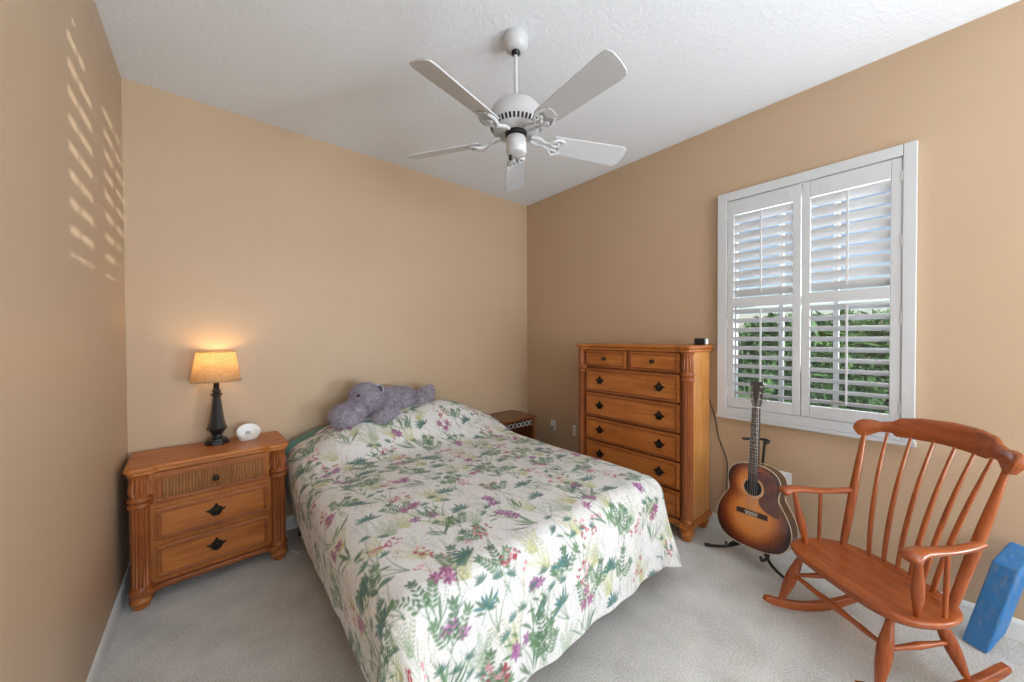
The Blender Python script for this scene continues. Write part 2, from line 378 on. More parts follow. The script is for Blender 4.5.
for k in range(5):
    if pb is None: ob = pb = obj('blade', blade_mesh(), M['fan_white'], fan, bevel=0.002); oi = pi_ = obj('blade_iron', iron_mesh(), M['fan_white'], pb, True)
    else:
        ob = pb.copy(); COL.objects.link(ob); ob.parent = fan; oi = pi_.copy(); COL.objects.link(oi); oi.parent = ob
    ob.location = (0, 0, 2.522)
    ob.rotation_euler = (Matrix.Rotation(R(50+72*k), 4, 'Z') @ Matrix.Rotation(R(-19), 4, 'X')).to_euler()

# ------------------------------------------------------------------ case furniture
def fluted(n, depth, z0, z1):
    return lambda a, z, r: r*(1-depth*(0.5+0.5*math.cos(n*a))) if z0 <= z <= z1 else r
def column_mesh(cx, cy, r, z0, z1, cap):
    """fluted quarter-post with ringed neck and leaf capital"""
    bm = nb(); prof = []
    prof += [(r*1.18, z0), (r*1.22, z0+0.010), (r*1.10, z0+0.022), (r*0.96, z0+0.030)]
    zs = z1-cap
    prof += [(r*0.94, z0+0.032), (r*0.94, zs-0.003)]
    prof += [(r*0.98, zs), (r*1.20, zs+0.08*cap), (r*1.19, zs+0.12*cap), (r*0.94, zs+0.18*cap), (r*1.22, zs+0.24*cap), (r*1.21, zs+0.29*cap), (r*0.92, zs+0.36*cap)]
    prof += [(r*0.98, zs+0.39*cap), (r*1.10, zs+0.55*cap), (r*1.08, zs+0.68*cap), (r*0.92, zs+0.82*cap), (r*1.0, zs+0.93*cap), (r*1.14, z1)]
    def fl(a, z, r_):
        if z0+0.031 <= z <= zs-0.001: return r_*(1-0.15*(0.5+0.5*math.cos(14*a))**1.5)
        if zs+0.38*cap <= z <= zs+0.85*cap: return r_*(1-0.20*abs(math.cos(6*a))**3)
        return r_
    lathe(bm, prof, cx, cy, 128, flute=fl); return bm
def bun_foot(cx, cy, r, h):
    return lathe(nb(), [(r*0.50, 0), (r*0.72, 0.008), (r*0.70, 0.25*h), (r*0.95, 0.45*h), (r*1.02, 0.62*h), (r*0.86, 0.78*h), (r*0.80, 0.86*h), (r*1.0, 0.93*h), (r*1.0, h)], cx, cy, 28)
def drawer(parent, x0, x1, z0, z1, y, mat, fr=0.024, reeded=False):
    """front lies at local y, raised bead frame and recessed panel"""
    bm = nb(); d = 0.020
    box(bm, x0, x1, y, y+d, z0, z1)
    o = obj('drawer', bm, mat, parent, bevel=0.003)
    bm = nb(); e = 0.008
    for (a0, a1, b0, b1) in ((x0+e, x1-e, z0+e, z0+fr), (x0+e, x1-e, z1-fr, z1-e), (x0+e, x0+fr, z0+fr, z1-fr), (x1-fr, x1-e, z0+fr, z1-fr)):
        box(bm, a0, a1, y-0.009, y+0.002, b0, b1)
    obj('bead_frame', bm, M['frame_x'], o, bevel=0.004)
    if reeded:
        bm = nb(); n = int((x1-x0-2*fr)/0.0135); st = (x1-x0-2*fr)/n
        for k in range(n):
            cx = x0+fr+st*(k+0.5)
            tube(bm, [(cx, y+0.001, z0+fr+(z1-z0-2*fr)*q) for q in (0, 0.24, 0.26, 0.49, 0.51, 0.74, 0.76, 1)],
                 [(st*0.49*w_, 0.007*w_) for w_ in (1, 1, 0.8, 1, 0.82, 1, 0.8, 1)], 8, upv=(0, -1, 0))
        obj('woven_panel', bm, M['cane'], o, True)
    return o
M['cane'] = wood('woven_cane', (0.14, 0.055, 0.018), (0.25, 0.11, 0.038), (0.36, 0.17, 0.06), 0.5, 'z', 0.05, 3.0)
def pull(parent, cx, cz, y, s=1.0):
    half = [(0, 0.046), (0.006, 0.036), (0.012, 0.024), (0.021, 0.019), (0.029, 0.010), (0.050, 0.008), (0.042, -0.002), (0.030, -0.007), (0.025, -0.020), (0.013, -0.031), (0, -0.036)]
    ol = half+[(-x, z) for x, z in half[::-1][1:-1]]
    bm = nb(); prism(bm, [(cx+x*s, cz+z*s) for x, z in ol], 0.004, FRONT, z0=y-0.004)
    o = obj('pull_plate', bm, M['bronze'], parent, bevel=0.0012)
    bm = nb(); m4 = Matrix.Translation((cx, y-0.004, cz+0.004*s)) @ Matrix.Rotation(R(90), 4, 'X')
    lathe(bm, [(0.004, 0), (0.005, 0.006), (0.012*s, 0.010), (0.014*s, 0.015), (0.009*s, 0.020), (0.002, 0.022)], seg=16, mat4=m4)
    tube(bm, [(cx+0.022*s*math.cos(a), y-0.011, cz-0.004*s+0.024*s*math.sin(a)) for a in [PI+PI*k/10 for k in range(11)]], 0.0042*s, 8)
    obj('bail_knob', bm, M['bronze'], o, True); return o
def knob(parent, cx, cz, y, s=1.0):
    bm = nb(); m4 = Matrix.Translation((cx, y+0.001, cz)) @ Matrix.Rotation(R(90), 4, 'X')
    lathe(bm, [(0.016*s, 0), (0.016*s, 0.003), (0.006*s, 0.006), (0.007*s, 0.012), (0.015*s, 0.018), (0.016*s, 0.024), (0.010*s, 0.030), (0.002, 0.032)], seg=20, mat4=m4)
    return obj('knob', bm, M['bronze'], parent, True)
def lobed_top(hx, y0, y1, lob, rec, grow=0.0):
    """outline of a top whose front corners lobe out over the corner posts; front is -y"""
    hx += grow; f = y0-grow; w_ = lob+grow*0.5
    pts = [(hx, y1), (hx, f+0.03), (hx-0.008, f+0.010), (hx-0.028, f)]
    pts += [(hx-w_+0.025, f), (hx-w_+0.008, f+0.006), (hx-w_-0.006, f+rec*0.7), (hx-w_-0.03, f+rec)]
    return [(-x, y) for x, y in pts]+[(x, y) for x, y in pts[::-1]]

# --- nightstand with lamp
ns = thing('nightstand', 'reddish-brown three-drawer wooden nightstand with the lit lamp on it', 'nightstand', (0.402, -0.232, 0), R(2.3))
NT = 0.775
obj('top', prism(prism(nb(), lobed_top(0.366, -0.206, 0.206, 0.115, 0.030), 0.020, I4, z0=NT-0.042), lobed_top(0.366, -0.206, 0.206, 0.115, 0.030, 0.010), 0.022, I4, z0=NT-0.022), M['wood_x'], ns, bevel=0.007, seg=3)
bm = nb(); box(bm, -0.335, 0.335, -0.140, 0.200, 0.095, NT-0.042); obj('case', bm, M['wood_z'], ns, bevel=0.003)
for s in (-1, 1):
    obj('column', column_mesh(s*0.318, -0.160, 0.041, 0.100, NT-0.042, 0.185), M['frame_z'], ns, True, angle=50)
    obj('foot', bun_foot(s*0.318, -0.155, 0.048, 0.078), M['wood_z'], ns, True)
    obj('foot', bun_foot(s*0.30, 0.155, 0.046, 0.078), M['wood_z'], ns, True)
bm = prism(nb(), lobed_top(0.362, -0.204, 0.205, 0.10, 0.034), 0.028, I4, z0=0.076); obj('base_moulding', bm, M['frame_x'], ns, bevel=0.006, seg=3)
d = drawer(ns, -0.262, 0.262, 0.545, 0.722, -0.160, M['wood_x'], 0.030, True); knob(d, 0, 0.634, -0.168, 1.0)
for z0, z1 in ((0.338, 0.520), (0.128, 0.313)):
    d = drawer(ns, -0.262, 0.262, z0, z1, -0.160, M['wood_x'], 0.026); pull(d, 0, (z0+z1)/2+0.004, -0.160)

# --- tall dresser against the window wall
dr = thing('dresser', 'tall honey-brown wooden dresser with bronze pulls against the window wall', 'dresser', (3.128, -1.588, 0), R(-90))
DT = 1.402; dy0 = -0.180
obj('top', prism(prism(nb(), lobed_top(0.508, dy0-0.004, 0.196, 0.10, 0.022), 0.026, I4, z0=DT-0.050), lobed_top(0.508, dy0-0.004, 0.196, 0.10, 0.022, 0.014), 0.024, I4, z0=DT-0.024), M['wood_x'], dr, bevel=0.008, seg=3)
obj('case', box(nb(), -0.492, 0.492, dy0+0.050, 0.190, 0.120, DT-0.050), M['wood_side'], dr, bevel=0.003)
obj('front_rail', box(nb(), -0.45, 0.45, dy0+0.035, dy0+0.050, 0.120, DT-0.050), M['wood_dark'], dr)
for s in (-1, 1):
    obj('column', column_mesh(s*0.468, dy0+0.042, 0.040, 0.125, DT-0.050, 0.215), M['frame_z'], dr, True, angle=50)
    obj('foot', bun_foot(s*0.462, dy0+0.045, 0.050, 0.098), M['wood_z'], dr, True)
    obj('foot', bun_foot(s*0.455, 0.140, 0.050, 0.098), M['wood_z'], dr, True)
obj('base_moulding', prism(prism(nb(), lobed_top(0.505, dy0-0.006, 0.196, 0.095, 0.024), 0.018, I4, z0=0.112), lobed_top(0.505, dy0-0.006, 0.196, 0.095, 0.024, 0.008), 0.018, I4, z0=0.094), M['wood_x'], dr, bevel=0.006, seg=3)
for x0, x1 in ((-0.418, -0.018), (0.018, 0.418)):
    d = drawer(dr, x0, x1, 1.205, 1.345, dy0+0.020, M['wood_x'], 0.022); knob(d, (x0+x1)/2, 1.277, dy0+0.014, 0.95)
for z0, z1 in ((0.988, 1.185), (0.770, 0.968), (0.562, 0.748), (0.352, 0.542), (0.150, 0.332)):
    d = drawer(dr, -0.418, 0.418, z0, z1, dy0+0.020, M['wood_x'], 0.022)
    for px in (-0.268, 0.268): pull(d, px, (z0+z1)/2, dy0+0.020, 0.95)
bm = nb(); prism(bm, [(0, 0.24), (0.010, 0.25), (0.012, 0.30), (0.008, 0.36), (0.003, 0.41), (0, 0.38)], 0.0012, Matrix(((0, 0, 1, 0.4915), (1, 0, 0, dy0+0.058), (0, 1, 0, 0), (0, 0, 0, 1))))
wp = obj('worn_patch', bm, M['worn'], dr); wp['label'] = 'pale chipped patch on the front edge'  # thin patch in a paler wood tone near the front edge

# --- small side table in the far corner
st = thing('side_table', 'small brown side table in the room corner, mostly behind the bed', 'side table', (2.845, -0.220, 0))
obj('top', prism(nb(), [(-0.235, -0.205), (0.235, -0.205), (0.235, 0.205), (-0.235, 0.205)], 0.022, I4, z0=0.592), M['wood_dark'], st, bevel=0.006, seg=3)
for sx in (-1, 1):
    for sy in (-1, 1): obj('leg', box(nb(), sx*0.200-0.018, sx*0.200+0.018, sy*0.175-0.018, sy*0.175+0.018, 0, 0.592), M['wood_dark'], st, bevel=0.003)
obj('shelf', box(nb(), -0.21, 0.21, -0.185, 0.185, 0.22, 0.24), M['wood_dark'], st, bevel=0.003)
obj('back_panel', box(nb(), -0.182, 0.182, 0.176, 0.186, 0.24, 0.592), M['wood_dark'], st)
for sx in (-1, 1): obj('side_panel', box(nb(), sx*0.200-0.006, sx*0.200+0.006, -0.157, 0.157, 0.24, 0.592), M['wood_dark'], st)
bm = nb()
for k in range(7):
    cx = -0.165+k*0.055
    tube(bm, [(cx+0.022*math.cos(a), -0.178, 0.545+0.022*math.sin(a)) for a in [2*PI*j/16 for j in range(17)]], 0.0024, 6)
obj('pierced_apron', bm, M['trim'], st, True)

# ------------------------------------------------------------------ things on the nightstand and dresser
m, nt, b = new_mat('burlap_shade'); v = coords(nt, (1, 1, 1))
w1 = nt.nodes.new('ShaderNodeTexNoise'); w1.inputs['Scale'].default_value = 90; w1.inputs['Detail'].default_value = 3
nt.links.new(coords(nt, (0.15, 0.15, 4)), w1.inputs['Vector'])
n2 = noise(nt, coords(nt, (3, 3, 0.12)), 120, 2); mx = nt.nodes.new('ShaderNodeMix'); mx.inputs[0].default_value = .5
nt.links.new(w1.outputs[0], mx.inputs[2]); nt.links.new(n2, mx.inputs[3])
cr = ramp(nt, mx.outputs[0], [(0.35, (0.30, 0.20, 0.11)), (0.65, (0.56, 0.42, 0.27))]); nt.links.new(cr, b.inputs['Base Color']); b.inputs['Roughness'].default_value = 0.95
tl = nt.nodes.new('ShaderNodeBsdfTranslucent'); nt.links.new(cr, tl.inputs[0]); ms = nt.nodes.new('ShaderNodeMixShader'); ms.inputs[0].default_value = 0.55
nt.links.new(b.outputs[0], ms.inputs[1]); nt.links.new(tl.outputs[0], ms.inputs[2]); nt.links.new(ms.outputs[0], nt.nodes['Material Output'].inputs[0])
M['shade'] = m
m, nt, b = new_mat('bulb'); b.inputs['Emission Color'].default_value = (1, 0.62, 0.28, 1); b.inputs['Emission Strength'].default_value = 6; M['bulb'] = m
lp = thing('table_lamp', 'lit table lamp with burlap shade and black turned base on nightstand', 'lamp', (0.420, -0.128, NT))
bm = nb(); oc = [(0.068*math.cos(PI/8+k*PI/4), 0.068*math.sin(PI/8+k*PI/4)) for k in range(8)]
prism(bm, oc, 0.018, I4); prism(bm, [(x*0.86, y*0.86) for x, y in oc], 0.012, I4, z0=0.018); obj('base', bm, M['lamp_black'], lp, bevel=0.003)
bm = nb(); lathe(bm, [(0.050, 0.028), (0.048, 0.036), (0.030, 0.046), (0.026, 0.058), (0.036, 0.070), (0.040, 0.080), (0.052, 0.092), (0.054, 0.104), (0.046, 0.118), (0.040, 0.150), (0.030, 0.230), (0.022, 0.300), (0.022, 0.312), (0.032, 0.320), (0.032, 0.328), (0.020, 0.336), (0.024, 0.346), (0.024, 0.352), (0.016, 0.358)], seg=8)
obj('stem', bm, M['lamp_black'], lp, True, angle=25)
bm = nb(); lathe(bm, [(0.015, 0.356), (0.015, 0.405), (0.019, 0.410), (0.019, 0.440)], seg=20); obj('socket', bm, M['bronze'], lp, True)
bm = nb(); lathe(bm, [(0.012, 0.440), (0.016, 0.455), (0.030, 0.490), (0.030, 0.510), (0.018, 0.532), (0.004, 0.538)], seg=20); bu = obj('bulb', bm, M['bulb'], lp, True)
def shade_mesh(r0, r1, z0, z1):
    bm = nb(); n = 64
    ring = lambda r, z: [bm.verts.new((r*math.cos(2*PI*k/n), r*math.sin(2*PI*k/n), z)) for k in range(n)]
    a, b2 = ring(r0, z0), ring(r1, z1)
    for k in range(n): bm.faces.new((a[k], a[(k+1) % n], b2[(k+1) % n], b2[k]))
    return bm
sh = obj('lamp_shade', shade_mesh(0.131, 0.100, 0.412, 0.606), M['shade'], lp, True, angle=80)
bm = nb()
for rr, zz in ((0.1005, 0.604), (0.1315, 0.414)): tube(bm, [(rr*math.cos(2*PI*k/48), rr*math.sin(2*PI*k/48), zz) for k in range(49)], (0.002, 0.003)[0], 6)
obj('shade_rim', bm, M['shade'], sh, True)
bl = bpy.data.lights.new('lamp_glow', 'POINT'); bl.energy = 3.2; bl.color = (1, 0.60, 0.25); bl.shadow_soft_size = 0.03
blo = bpy.data.objects.new('lamp_glow', bl); COL.objects.link(blo); blo.location = (0.420, -0.128, NT+0.56)

gd = thing('tabletop_device', 'round white tilted device with hollow face beside the lamp', 'device', (0.585, -0.150, NT), R(8))
gd.scale = (1.28, 1.15, 1.05)
bm = nb(); m4 = Matrix.Translation((0, 0, 0.050)) @ Matrix.Rotation(R(48), 4, 'X')
lathe(bm, [(0.030, -0.040), (0.046, -0.030), (0.054, -0.012), (0.055, 0.006), (0.051, 0.014), (0.045, 0.012), (0.036, -0.004), (0.022, -0.014), (0.004, -0.016)], seg=40, mat4=m4)
bmesh.ops.bisect_plane(bm, geom=bm.verts[:]+bm.edges[:]+bm.faces[:], plane_co=(0, 0, 0.0008), plane_no=(0, 0, 1), clear_inner=True)
obj('shell', bm, M['plastic_white'], gd, True, angle=60)
bm = nb(); lathe(bm, [(0.013, -0.0155), (0.013, -0.012), (0.009, -0.010)], seg=20, mat4=m4); obj('button', bm, M['plastic_grey'], gd, True)
bm = nb(); lathe(bm, [(0.040, 0), (0.043, 0.003), (0.040, 0.012)], 0, 0.012, 32); obj('foot_ring', bm, M['plastic_white'], gd, True)

bx = thing('black_box', 'small black box with a pale side on top of the tall dresser', 'box', (3.225, -2.055, DT), R(-90))
obj('body', box(nb(), -0.046, 0.034, -0.022, 0.022, 0.0, 0.050), M['plastic_black'], bx, bevel=0.006, seg=3)
sp_ = obj('side_panel', box(nb(), 0.034, 0.042, -0.016, 0.020, 0.004, 0.046), M['plastic_white'], bx, bevel=0.003); sp_['label'] = 'pale grey side panel'

# ------------------------------------------------------------------ outlets and cords
def outlet(y, z, label, w_=0.070, plug=False):
    t = thing('wall_outlet', label, 'outlet', (W, y, z))
    obj('cover_plate', box(nb(), -0.006, 0, -w_/2, w_/2, -0.057, 0.057), M['plastic_white'], t, bevel=0.003)
    for s in (-1, 1):
        bm = nb(); prism(bm, [(0.016*math.cos(a)*0.9, s*0.020+0.014*math.sin(a)) for a in [2*PI*k/16 for k in range(16)]], 0.003, Matrix(((0, 0, -1, -0.005), (1, 0, 0, 0), (0, 1, 0, 0), (0, 0, 0, 1))))
        rc = obj('receptacle', bm, M['trim'], t)
        bm = nb(); box(bm, -0.0086, -0.0078, -0.007, -0.005, s*0.020-0.004, s*0.020+0.006); box(bm, -0.0086, -0.0078, 0.005, 0.007, s*0.020-0.004, s*0.020+0.006)
        obj('slots', bm, M['dark'], rc)
    return t
outlet(-0.43, 0.467, 'white wall outlet with a plug, in the corner beyond the bed')
outlet(-0.735, 0.470, 'white wall outlet just left of the tall dresser', 0.045)
outlet(-2.548, 0.495, 'white wall outlet behind the guitar and chair arm')
pg = thing('plug', 'small grey plug in the corner wall outlet', 'plug', (W-0.0085, -0.43, 0.447))
obj('plug_body', box(nb(), -0.032, 0, -0.018, 0.018, -0.022, 0.016), M['plastic_grey'], pg, bevel=0.004)
bm = nb(); tube(bm, spline([(-0.02, 0, -0.02), (-0.022, 0.004, -0.10), (-0.020, 0.02, -0.25), (-0.024, 0.01, -0.44)], 6), 0.0025, 6); obj('cord', bm, M['plastic_grey'], pg, True)
bm = nb(); tube(bm, spline([(W-0.012, -2.075, 1.00), (W-0.008, -2.085, 0.94), (W-0.006, -2.118, 0.83), (W-0.006, -2.135, 0.72), (W-0.006, -2.165, 0.63), (W-0.006, -2.196, 0.54), (W-0.006, -2.20, 0.42), (W-0.01, -2.19, 0.20), (W-0.03, -2.19, 0.03)], 8), 0.0032, 8)
tag(obj('cord', bm, M['rubber'], None, True), 'thin dark cord hanging on the wall beside the tall dresser', 'cord')
bm = nb(); tube(bm, spline([(0.80, -0.018, 0.30), (0.80, -0.10, 0.18), (0.795, -0.20, 0.05), (0.80, -0.32, 0.006), (0.84, -0.40, 0.005)], 8), 0.003, 8)
tag(obj('cord', bm, M['plastic_white'], None, True), 'thin white cord on the carpet beside the nightstand', 'cord')

# ------------------------------------------------------------------ bed
bed = thing('bed', 'wide bed on a low black metal frame under the floral bedspread', 'bed', (1.62, -1.08, 0))
def soft_box(x0, x1, y0, y1, z0, z1, r):
    bm = nb(); box(bm, x0, x1, y0, y1, z0, z1)
    bmesh.ops.bevel(bm, geom=bm.edges[:], offset=r, segments=5, affect='EDGES', profile=0.5); return bm
obj('mattress', soft_box(-0.740, 0.760, -1.020, 1.00, 0.335, 0.580, 0.06), M['mattress'], bed, True, angle=60)
obj('box_spring', soft_box(-0.705, 0.735, -1.020, 1.00, 0.165, 0.335, 0.02), M['boxspring'], bed, True, angle=60)
bm = nb()
for s in (-1, 1): box(bm, s*0.725-0.018, s*0.725+0.018, -1.02, 1.0, 0.125, 0.165)
for yy in (-0.96, 0.0, 0.92): box(bm, -0.725, 0.725, yy-0.018, yy+0.018, 0.13, 0.165)
obj('frame', bm, M['black'], bed, bevel=0.003)
for lx, ly in ((-0.715, -0.90), (0.590, -0.935), (0.715, -0.72), (-0.715, 0.92), (0.715, 0.92), (0, 0)):
    bm = nb(); box(bm, lx-0.016, lx+0.016, ly-0.016, ly+0.016, 0.02, 0.13); lathe(bm, [(0.030, 0), (0.032, 0.004), (0.030, 0.030), (0.018, 0.034)], lx, ly, 20)
    obj('leg', bm, M['black'], bed, bevel=0.002)

# cover: a sheet laid over mattress and pillows, printed with sprigs
XL, XR, YH, YB = 0.905, 2.390, -0.10, -2.050     # where the flat top ends
STEP = 0.0042; RAD = 0.118
DL, DR_, DB = 0.50, 0.50, 0.560
us = np.arange(XL-DL, XR+DR_, STEP); vs = np.arange(YB-DB, YH+0.02, STEP)
U, V = np.meshgrid(us, vs, indexing='ij')
ox = np.where(U < XL, U-XL, np.where(U > XR, U-XR, 0)); oy = np.where(V < YB, V-YB, 0)
ax_, ay_ = np.abs(ox), np.abs(oy); d = (ax_**5+ay_**5)**(1/5)+1e-9
nx, ny = ox/(np.sqrt(ox**2+oy**2)+1e-9), oy/(np.sqrt(ox**2+oy**2)+1e-9)
arc = RAD*PI/2; th = np.minimum(d, arc)/RAD; drop = np.maximum(d-arc, 0)
ex, ey = np.clip(U, XL, XR), np.maximum(V, YB)
hgt = np.interp(ex, [0.8, 0.905, 0.98, 1.12, 1.30, 1.50, 1.90, 2.15, 2.30, 2.45], [0.03, 0.05, 0.12, 0.185, 0.20, 0.21, 0.265, 0.235, 0.16, 0.07])
kern = np.exp(-((np.arange(-60, 61)*STEP/0.08)**2)/2); kern /= kern.sum()
hgt = np.apply_along_axis(lambda a: np.convolve(np.pad(a, 60, mode='edge'), kern, 'valid'), 0, hgt)
yy = ey; py = np.where(yy > -0.32, 1.0, 0.5+0.5*np.cos(np.clip((-0.32-yy)/0.50, 0, 1)*PI))
py = py*np.where(yy > -0.22, np.clip(1-((yy+0.22)/0.16)**2*0.45, 0, 1), 1)
def vnoise(X, Y, seed, k=10, fmin=2.0, fmax=9.0, an=1.0):
    rng = np.random.RandomState(seed); o = np.zeros_like(X)
    for _ in range(k):
        f = rng.uniform(fmin, fmax); a = rng.uniform(0, 2*PI); o += np.sin(f*(X*np.cos(a)*an+Y*np.sin(a))+rng.uniform(0, 6.28))*rng.uniform(.4, 1)/f
    return o
top = 0.625+hgt*py+0.018*(1-((ex-1.62)/0.75)**2)+0.010*vnoise(ex, ey, 3, 12, 3, 9)+0.008*vnoise(ex, ey, 4, 16, 10, 26)
# soft dips and creases
crease = np.maximum(0, 1-np.abs(ey+0.78+0.15*np.sin(3*ex))/0.05)*0.010*np.exp(-((ex-1.45)/0.35)**2)
top = top-crease
per = np.where(ay_ > ax_, ex+ox*0.6, ey+oy*0.6)
fold = np.sin(per*17+1.2*np.sin(per*5))+0.6*np.sin(per*31+1)
corner = np.clip(np.minimum(ax_, ay_)/0.2, 0, 1)
flare = 0.03+0.15*corner
side = np.where(ay_ > ax_, 1.0, np.where(ox < 0, 0.25, 0.8))
off = RAD*np.sin(th)+drop*flare+(0.010+fold*(0.007+0.020*np.exp(-((ex-1.02)/0.16)**2)*(ay_ > 0)))*np.minimum(drop/0.25, 1.0)*side+0.03*np.minimum(drop/0.3, 1)*corner*np.sin(np.arctan2(ay_, ax_+1e-9)*6)
off = off-np.where((ox < 0) & (ay_ < 0.02), np.clip(drop/0.3, 0, 1)*0.045, 0)
X = ex+nx*off; Y = ey+ny*off
Z = top-RAD*(1-np.cos(th))-drop*0.985
Z = np.maximum(Z, 0.012+0.004*np.sin(40*X))
Z += 0.006*vnoise(X*1.0+Z, Y, 9, 10, 12, 30)*np.minimum(1, drop*6)
nu, nv = U.shape
# --- printed sprigs, as colour over the cloth's own coordinates
C = np.ones((nu, nv, 3))*np.array([0.74, 0.74, 0.74])
C *= (1+0.025*vnoise(U, V, 21, 8, 4, 12))[..., None]
rng = np.random.RandomState(11); ORG = np.zeros(2); PS = 1.0
def stroke(p0, p1, p2, w0, w1, col, op=0.9):
    """tapering curved stroke"""
    n = 24; t = np.linspace(0, 1, n)[:, None]
    P = (1-t)**2*np.array(p0)+2*t*(1-t)*np.array(p1)+t*t*np.array(p2); t = t[:, 0]
    wd_ = np.where(t < .5, w0+(max(w0, w1)-w0)*t*2, w1+(max(w0, w1)-w1)*(1-t)*2) if False else w0+(w1-w0)*t
    blob(P, wd_, col, op)
def blob(P, wd_, col, op):
    P = ORG+(P-ORG)*PS; wd_ = wd_*(0.82 if PS < 1 else 1)
    m_ = wd_.max()+STEP
    i0 = max(0, int((P[:, 0].min()-m_-us[0])/STEP)); i1 = min(nu, int((P[:, 0].max()+m_-us[0])/STEP)+2)
    j0 = max(0, int((P[:, 1].min()-m_-vs[0])/STEP)); j1 = min(nv, int((P[:, 1].max()+m_-vs[0])/STEP)+2)
    if i1 <= i0 or j1 <= j0: return
    A = U[i0:i1, j0:j1]; B = V[i0:i1, j0:j1]; best = np.full(A.shape, 9.0)
    for (x, y), w_ in zip(P, wd_): best = np.minimum(best, np.hypot(A-x, B-y)-w_)
    a = np.clip(0.5-best/(STEP*1.0), 0, 1)*op
    C[i0:i1, j0:j1] = C[i0:i1, j0:j1]*(1-a[..., None])+np.array(col)*a[..., None]
def leaf(p, ang, L, wid, col, bend=0.2, op=0.9):
    n = 16; t = np.linspace(0, 1, n); a = ang+bend*(t-0.5)
    P = np.stack([p[0]+np.cumsum(np.cos(a))*L/n, p[1]+np.cumsum(np.sin(a))*L/n], 1)
    blob(P, wid*np.sin(PI*np.clip(t*0.96+0.02, 0, 1))**0.8, col, op)
G1, G2, TE, SG, OL = (0.050, 0.140, 0.068), (0.095, 0.205, 0.095), (0.03, 0.145, 0.16), (0.30, 0.40, 0.26), (0.46, 0.46, 0.20)
MG, PU, CR, LV, BG, PK = (0.30, 0.055, 0.19), (0.27, 0.075, 0.25), (0.36, 0.040, 0.07), (0.45, 0.46, 0.56), (0.50, 0.38, 0.27), (0.62, 0.30, 0.36)
jit = lambda c: tuple(np.clip(np.array(c)*rng.uniform(0.8, 1.25), 0, 1))
def lily(p, a):       # pink-purple trumpet on a stem of long leaves
    col = MG if rng.rand() < .5 else PU
    for k in range(7): leaf((p[0]+rng.uniform(-.02, .02), p[1]), a+PI/2+rng.uniform(-.9, .9), rng.uniform(.10, .19), rng.uniform(.004, .008), jit(G1 if k % 2 else G2), rng.uniform(-.8, .8))
    top_ = (p[0]+0.16*math.cos(a+PI/2), p[1]+0.16*math.sin(a+PI/2)); stroke(p, p, top_, .003, .0025, G2)
    for q in range(3):
        c = (top_[0]+rng.uniform(-.055, .055), top_[1]+rng.uniform(-.01, .07))
        stroke(top_, top_, c, .002, .002, G2)
        for k in range(6): leaf(c, rng.uniform(0, .3)+k*PI/3, rng.uniform(.025, .038), .0085, jit(col), .5)
        for k in range(5): leaf(c, rng.uniform(0, 6.3), .022, .0028, jit((0.55, 0.28, 0.47)), .5)
        leaf(c, rng.uniform(0, 6), .012, .004, (0.12, 0.03, 0.09), 0)
def tealfan(p, a):
    for k in range(8): leaf(p, a+PI/2+(k-3.5)*0.42, rng.uniform(.05, .085), .0085, jit(TE if k % 3 else G1), 0.2)
    stroke(p, p, (p[0]-.06*math.cos(a+PI/2), p[1]-.06*math.sin(a+PI/2)), .002, .002, TE)
def grass(p, a, col=SG):
    for k in range(11): leaf(p, a+PI/2+rng.uniform(-.8, .8), rng.uniform(.12, .24), .0030, jit(col), rng.uniform(-.9, .9), .8)
def berries(p, a):
    for k in range(6):
        e = (p[0]+rng.uniform(.07, .17)*math.cos(a+PI/2+rng.uniform(-.6, .6)), p[1]+rng.uniform(.07, .17)*math.sin(a+PI/2+rng.uniform(-.6, .6)))
        stroke(p, p, e, .0015, .0015, BG, .8)
        for j in range(4): leaf((e[0]+rng.uniform(-.016, .016), e[1]+rng.uniform(-.016, .016)), rng.uniform(0, 6.3), .020, .0065, jit(CR if k % 2 else PK), 0)
def haze(p, a, col):
    for k in range(70):
        q = (p[0]+rng.normal(0, .040), p[1]+rng.normal(0, .055)); leaf(q, rng.uniform(0, 6.3), .007, .0024, jit(col), 0, .75)
    for k in range(3): leaf((p[0], p[1]-.10), PI/2+rng.uniform(-.25, .25), .14, .0018, SG, .3, .7)
def fern(p, a, col):
    for s in range(4):
        a2 = a+PI/2+(s-1.5)*0.32; L = rng.uniform(.12, .19)
        for k in range(10):
            q = (p[0]+L*k/10*math.cos(a2), p[1]+L*k/10*math.sin(a2))
            for z_ in (-1, 1): leaf(q, a2+z_*0.9, .030*(1-k/13), .0040, jit(col), 0, .8)
def bush(p, a):
    for st_ in range(3):
        a2 = a+PI/2+(st_-1)*0.55+rng.uniform(-.15, .15); L = rng.uniform(.09, .15); e = (p[0]+L*math.cos(a2), p[1]+L*math.sin(a2)); cc = G1 if st_ % 2 else G2
        stroke(p, p, e, .0026, .0016, cc)
        for k in range(2, 7):
            q = (p[0]+L*k/6.5*math.cos(a2), p[1]+L*k/6.5*math.sin(a2))
            for z_ in (-1, 1): leaf(q, a2+z_*0.95, .040*(1-k/16), .0068, jit(cc), .3)
        for k in (-1, 0, 1): leaf(e, a2+k*.7, .036, .0075, jit(cc), .2)
    for k in range(3): leaf(p, -PI/2+rng.uniform(-.5, .5), .10, .0030, G2, .3)
def reed(p, a):
    for k in range(3):
        a2 = a+PI/2+(k-1)*.35; L = rng.uniform(.14, .22); e = (p[0]+L*math.cos(a2), p[1]+L*math.sin(a2)); m2_ = (p[0]+L*.5*math.cos(a2+.3), p[1]+L*.5*math.sin(a2+.3))
        stroke(p, m2_, e, .0042, .0025, G2)
        for q in range(7): leaf(e, a2+(q-3)*.42, rng.uniform(.026, .042), .0045, jit(G1 if q % 2 else TE), .2)
        leaf(m2_, a2+1.0, .055, .007, jit(G2), .5)
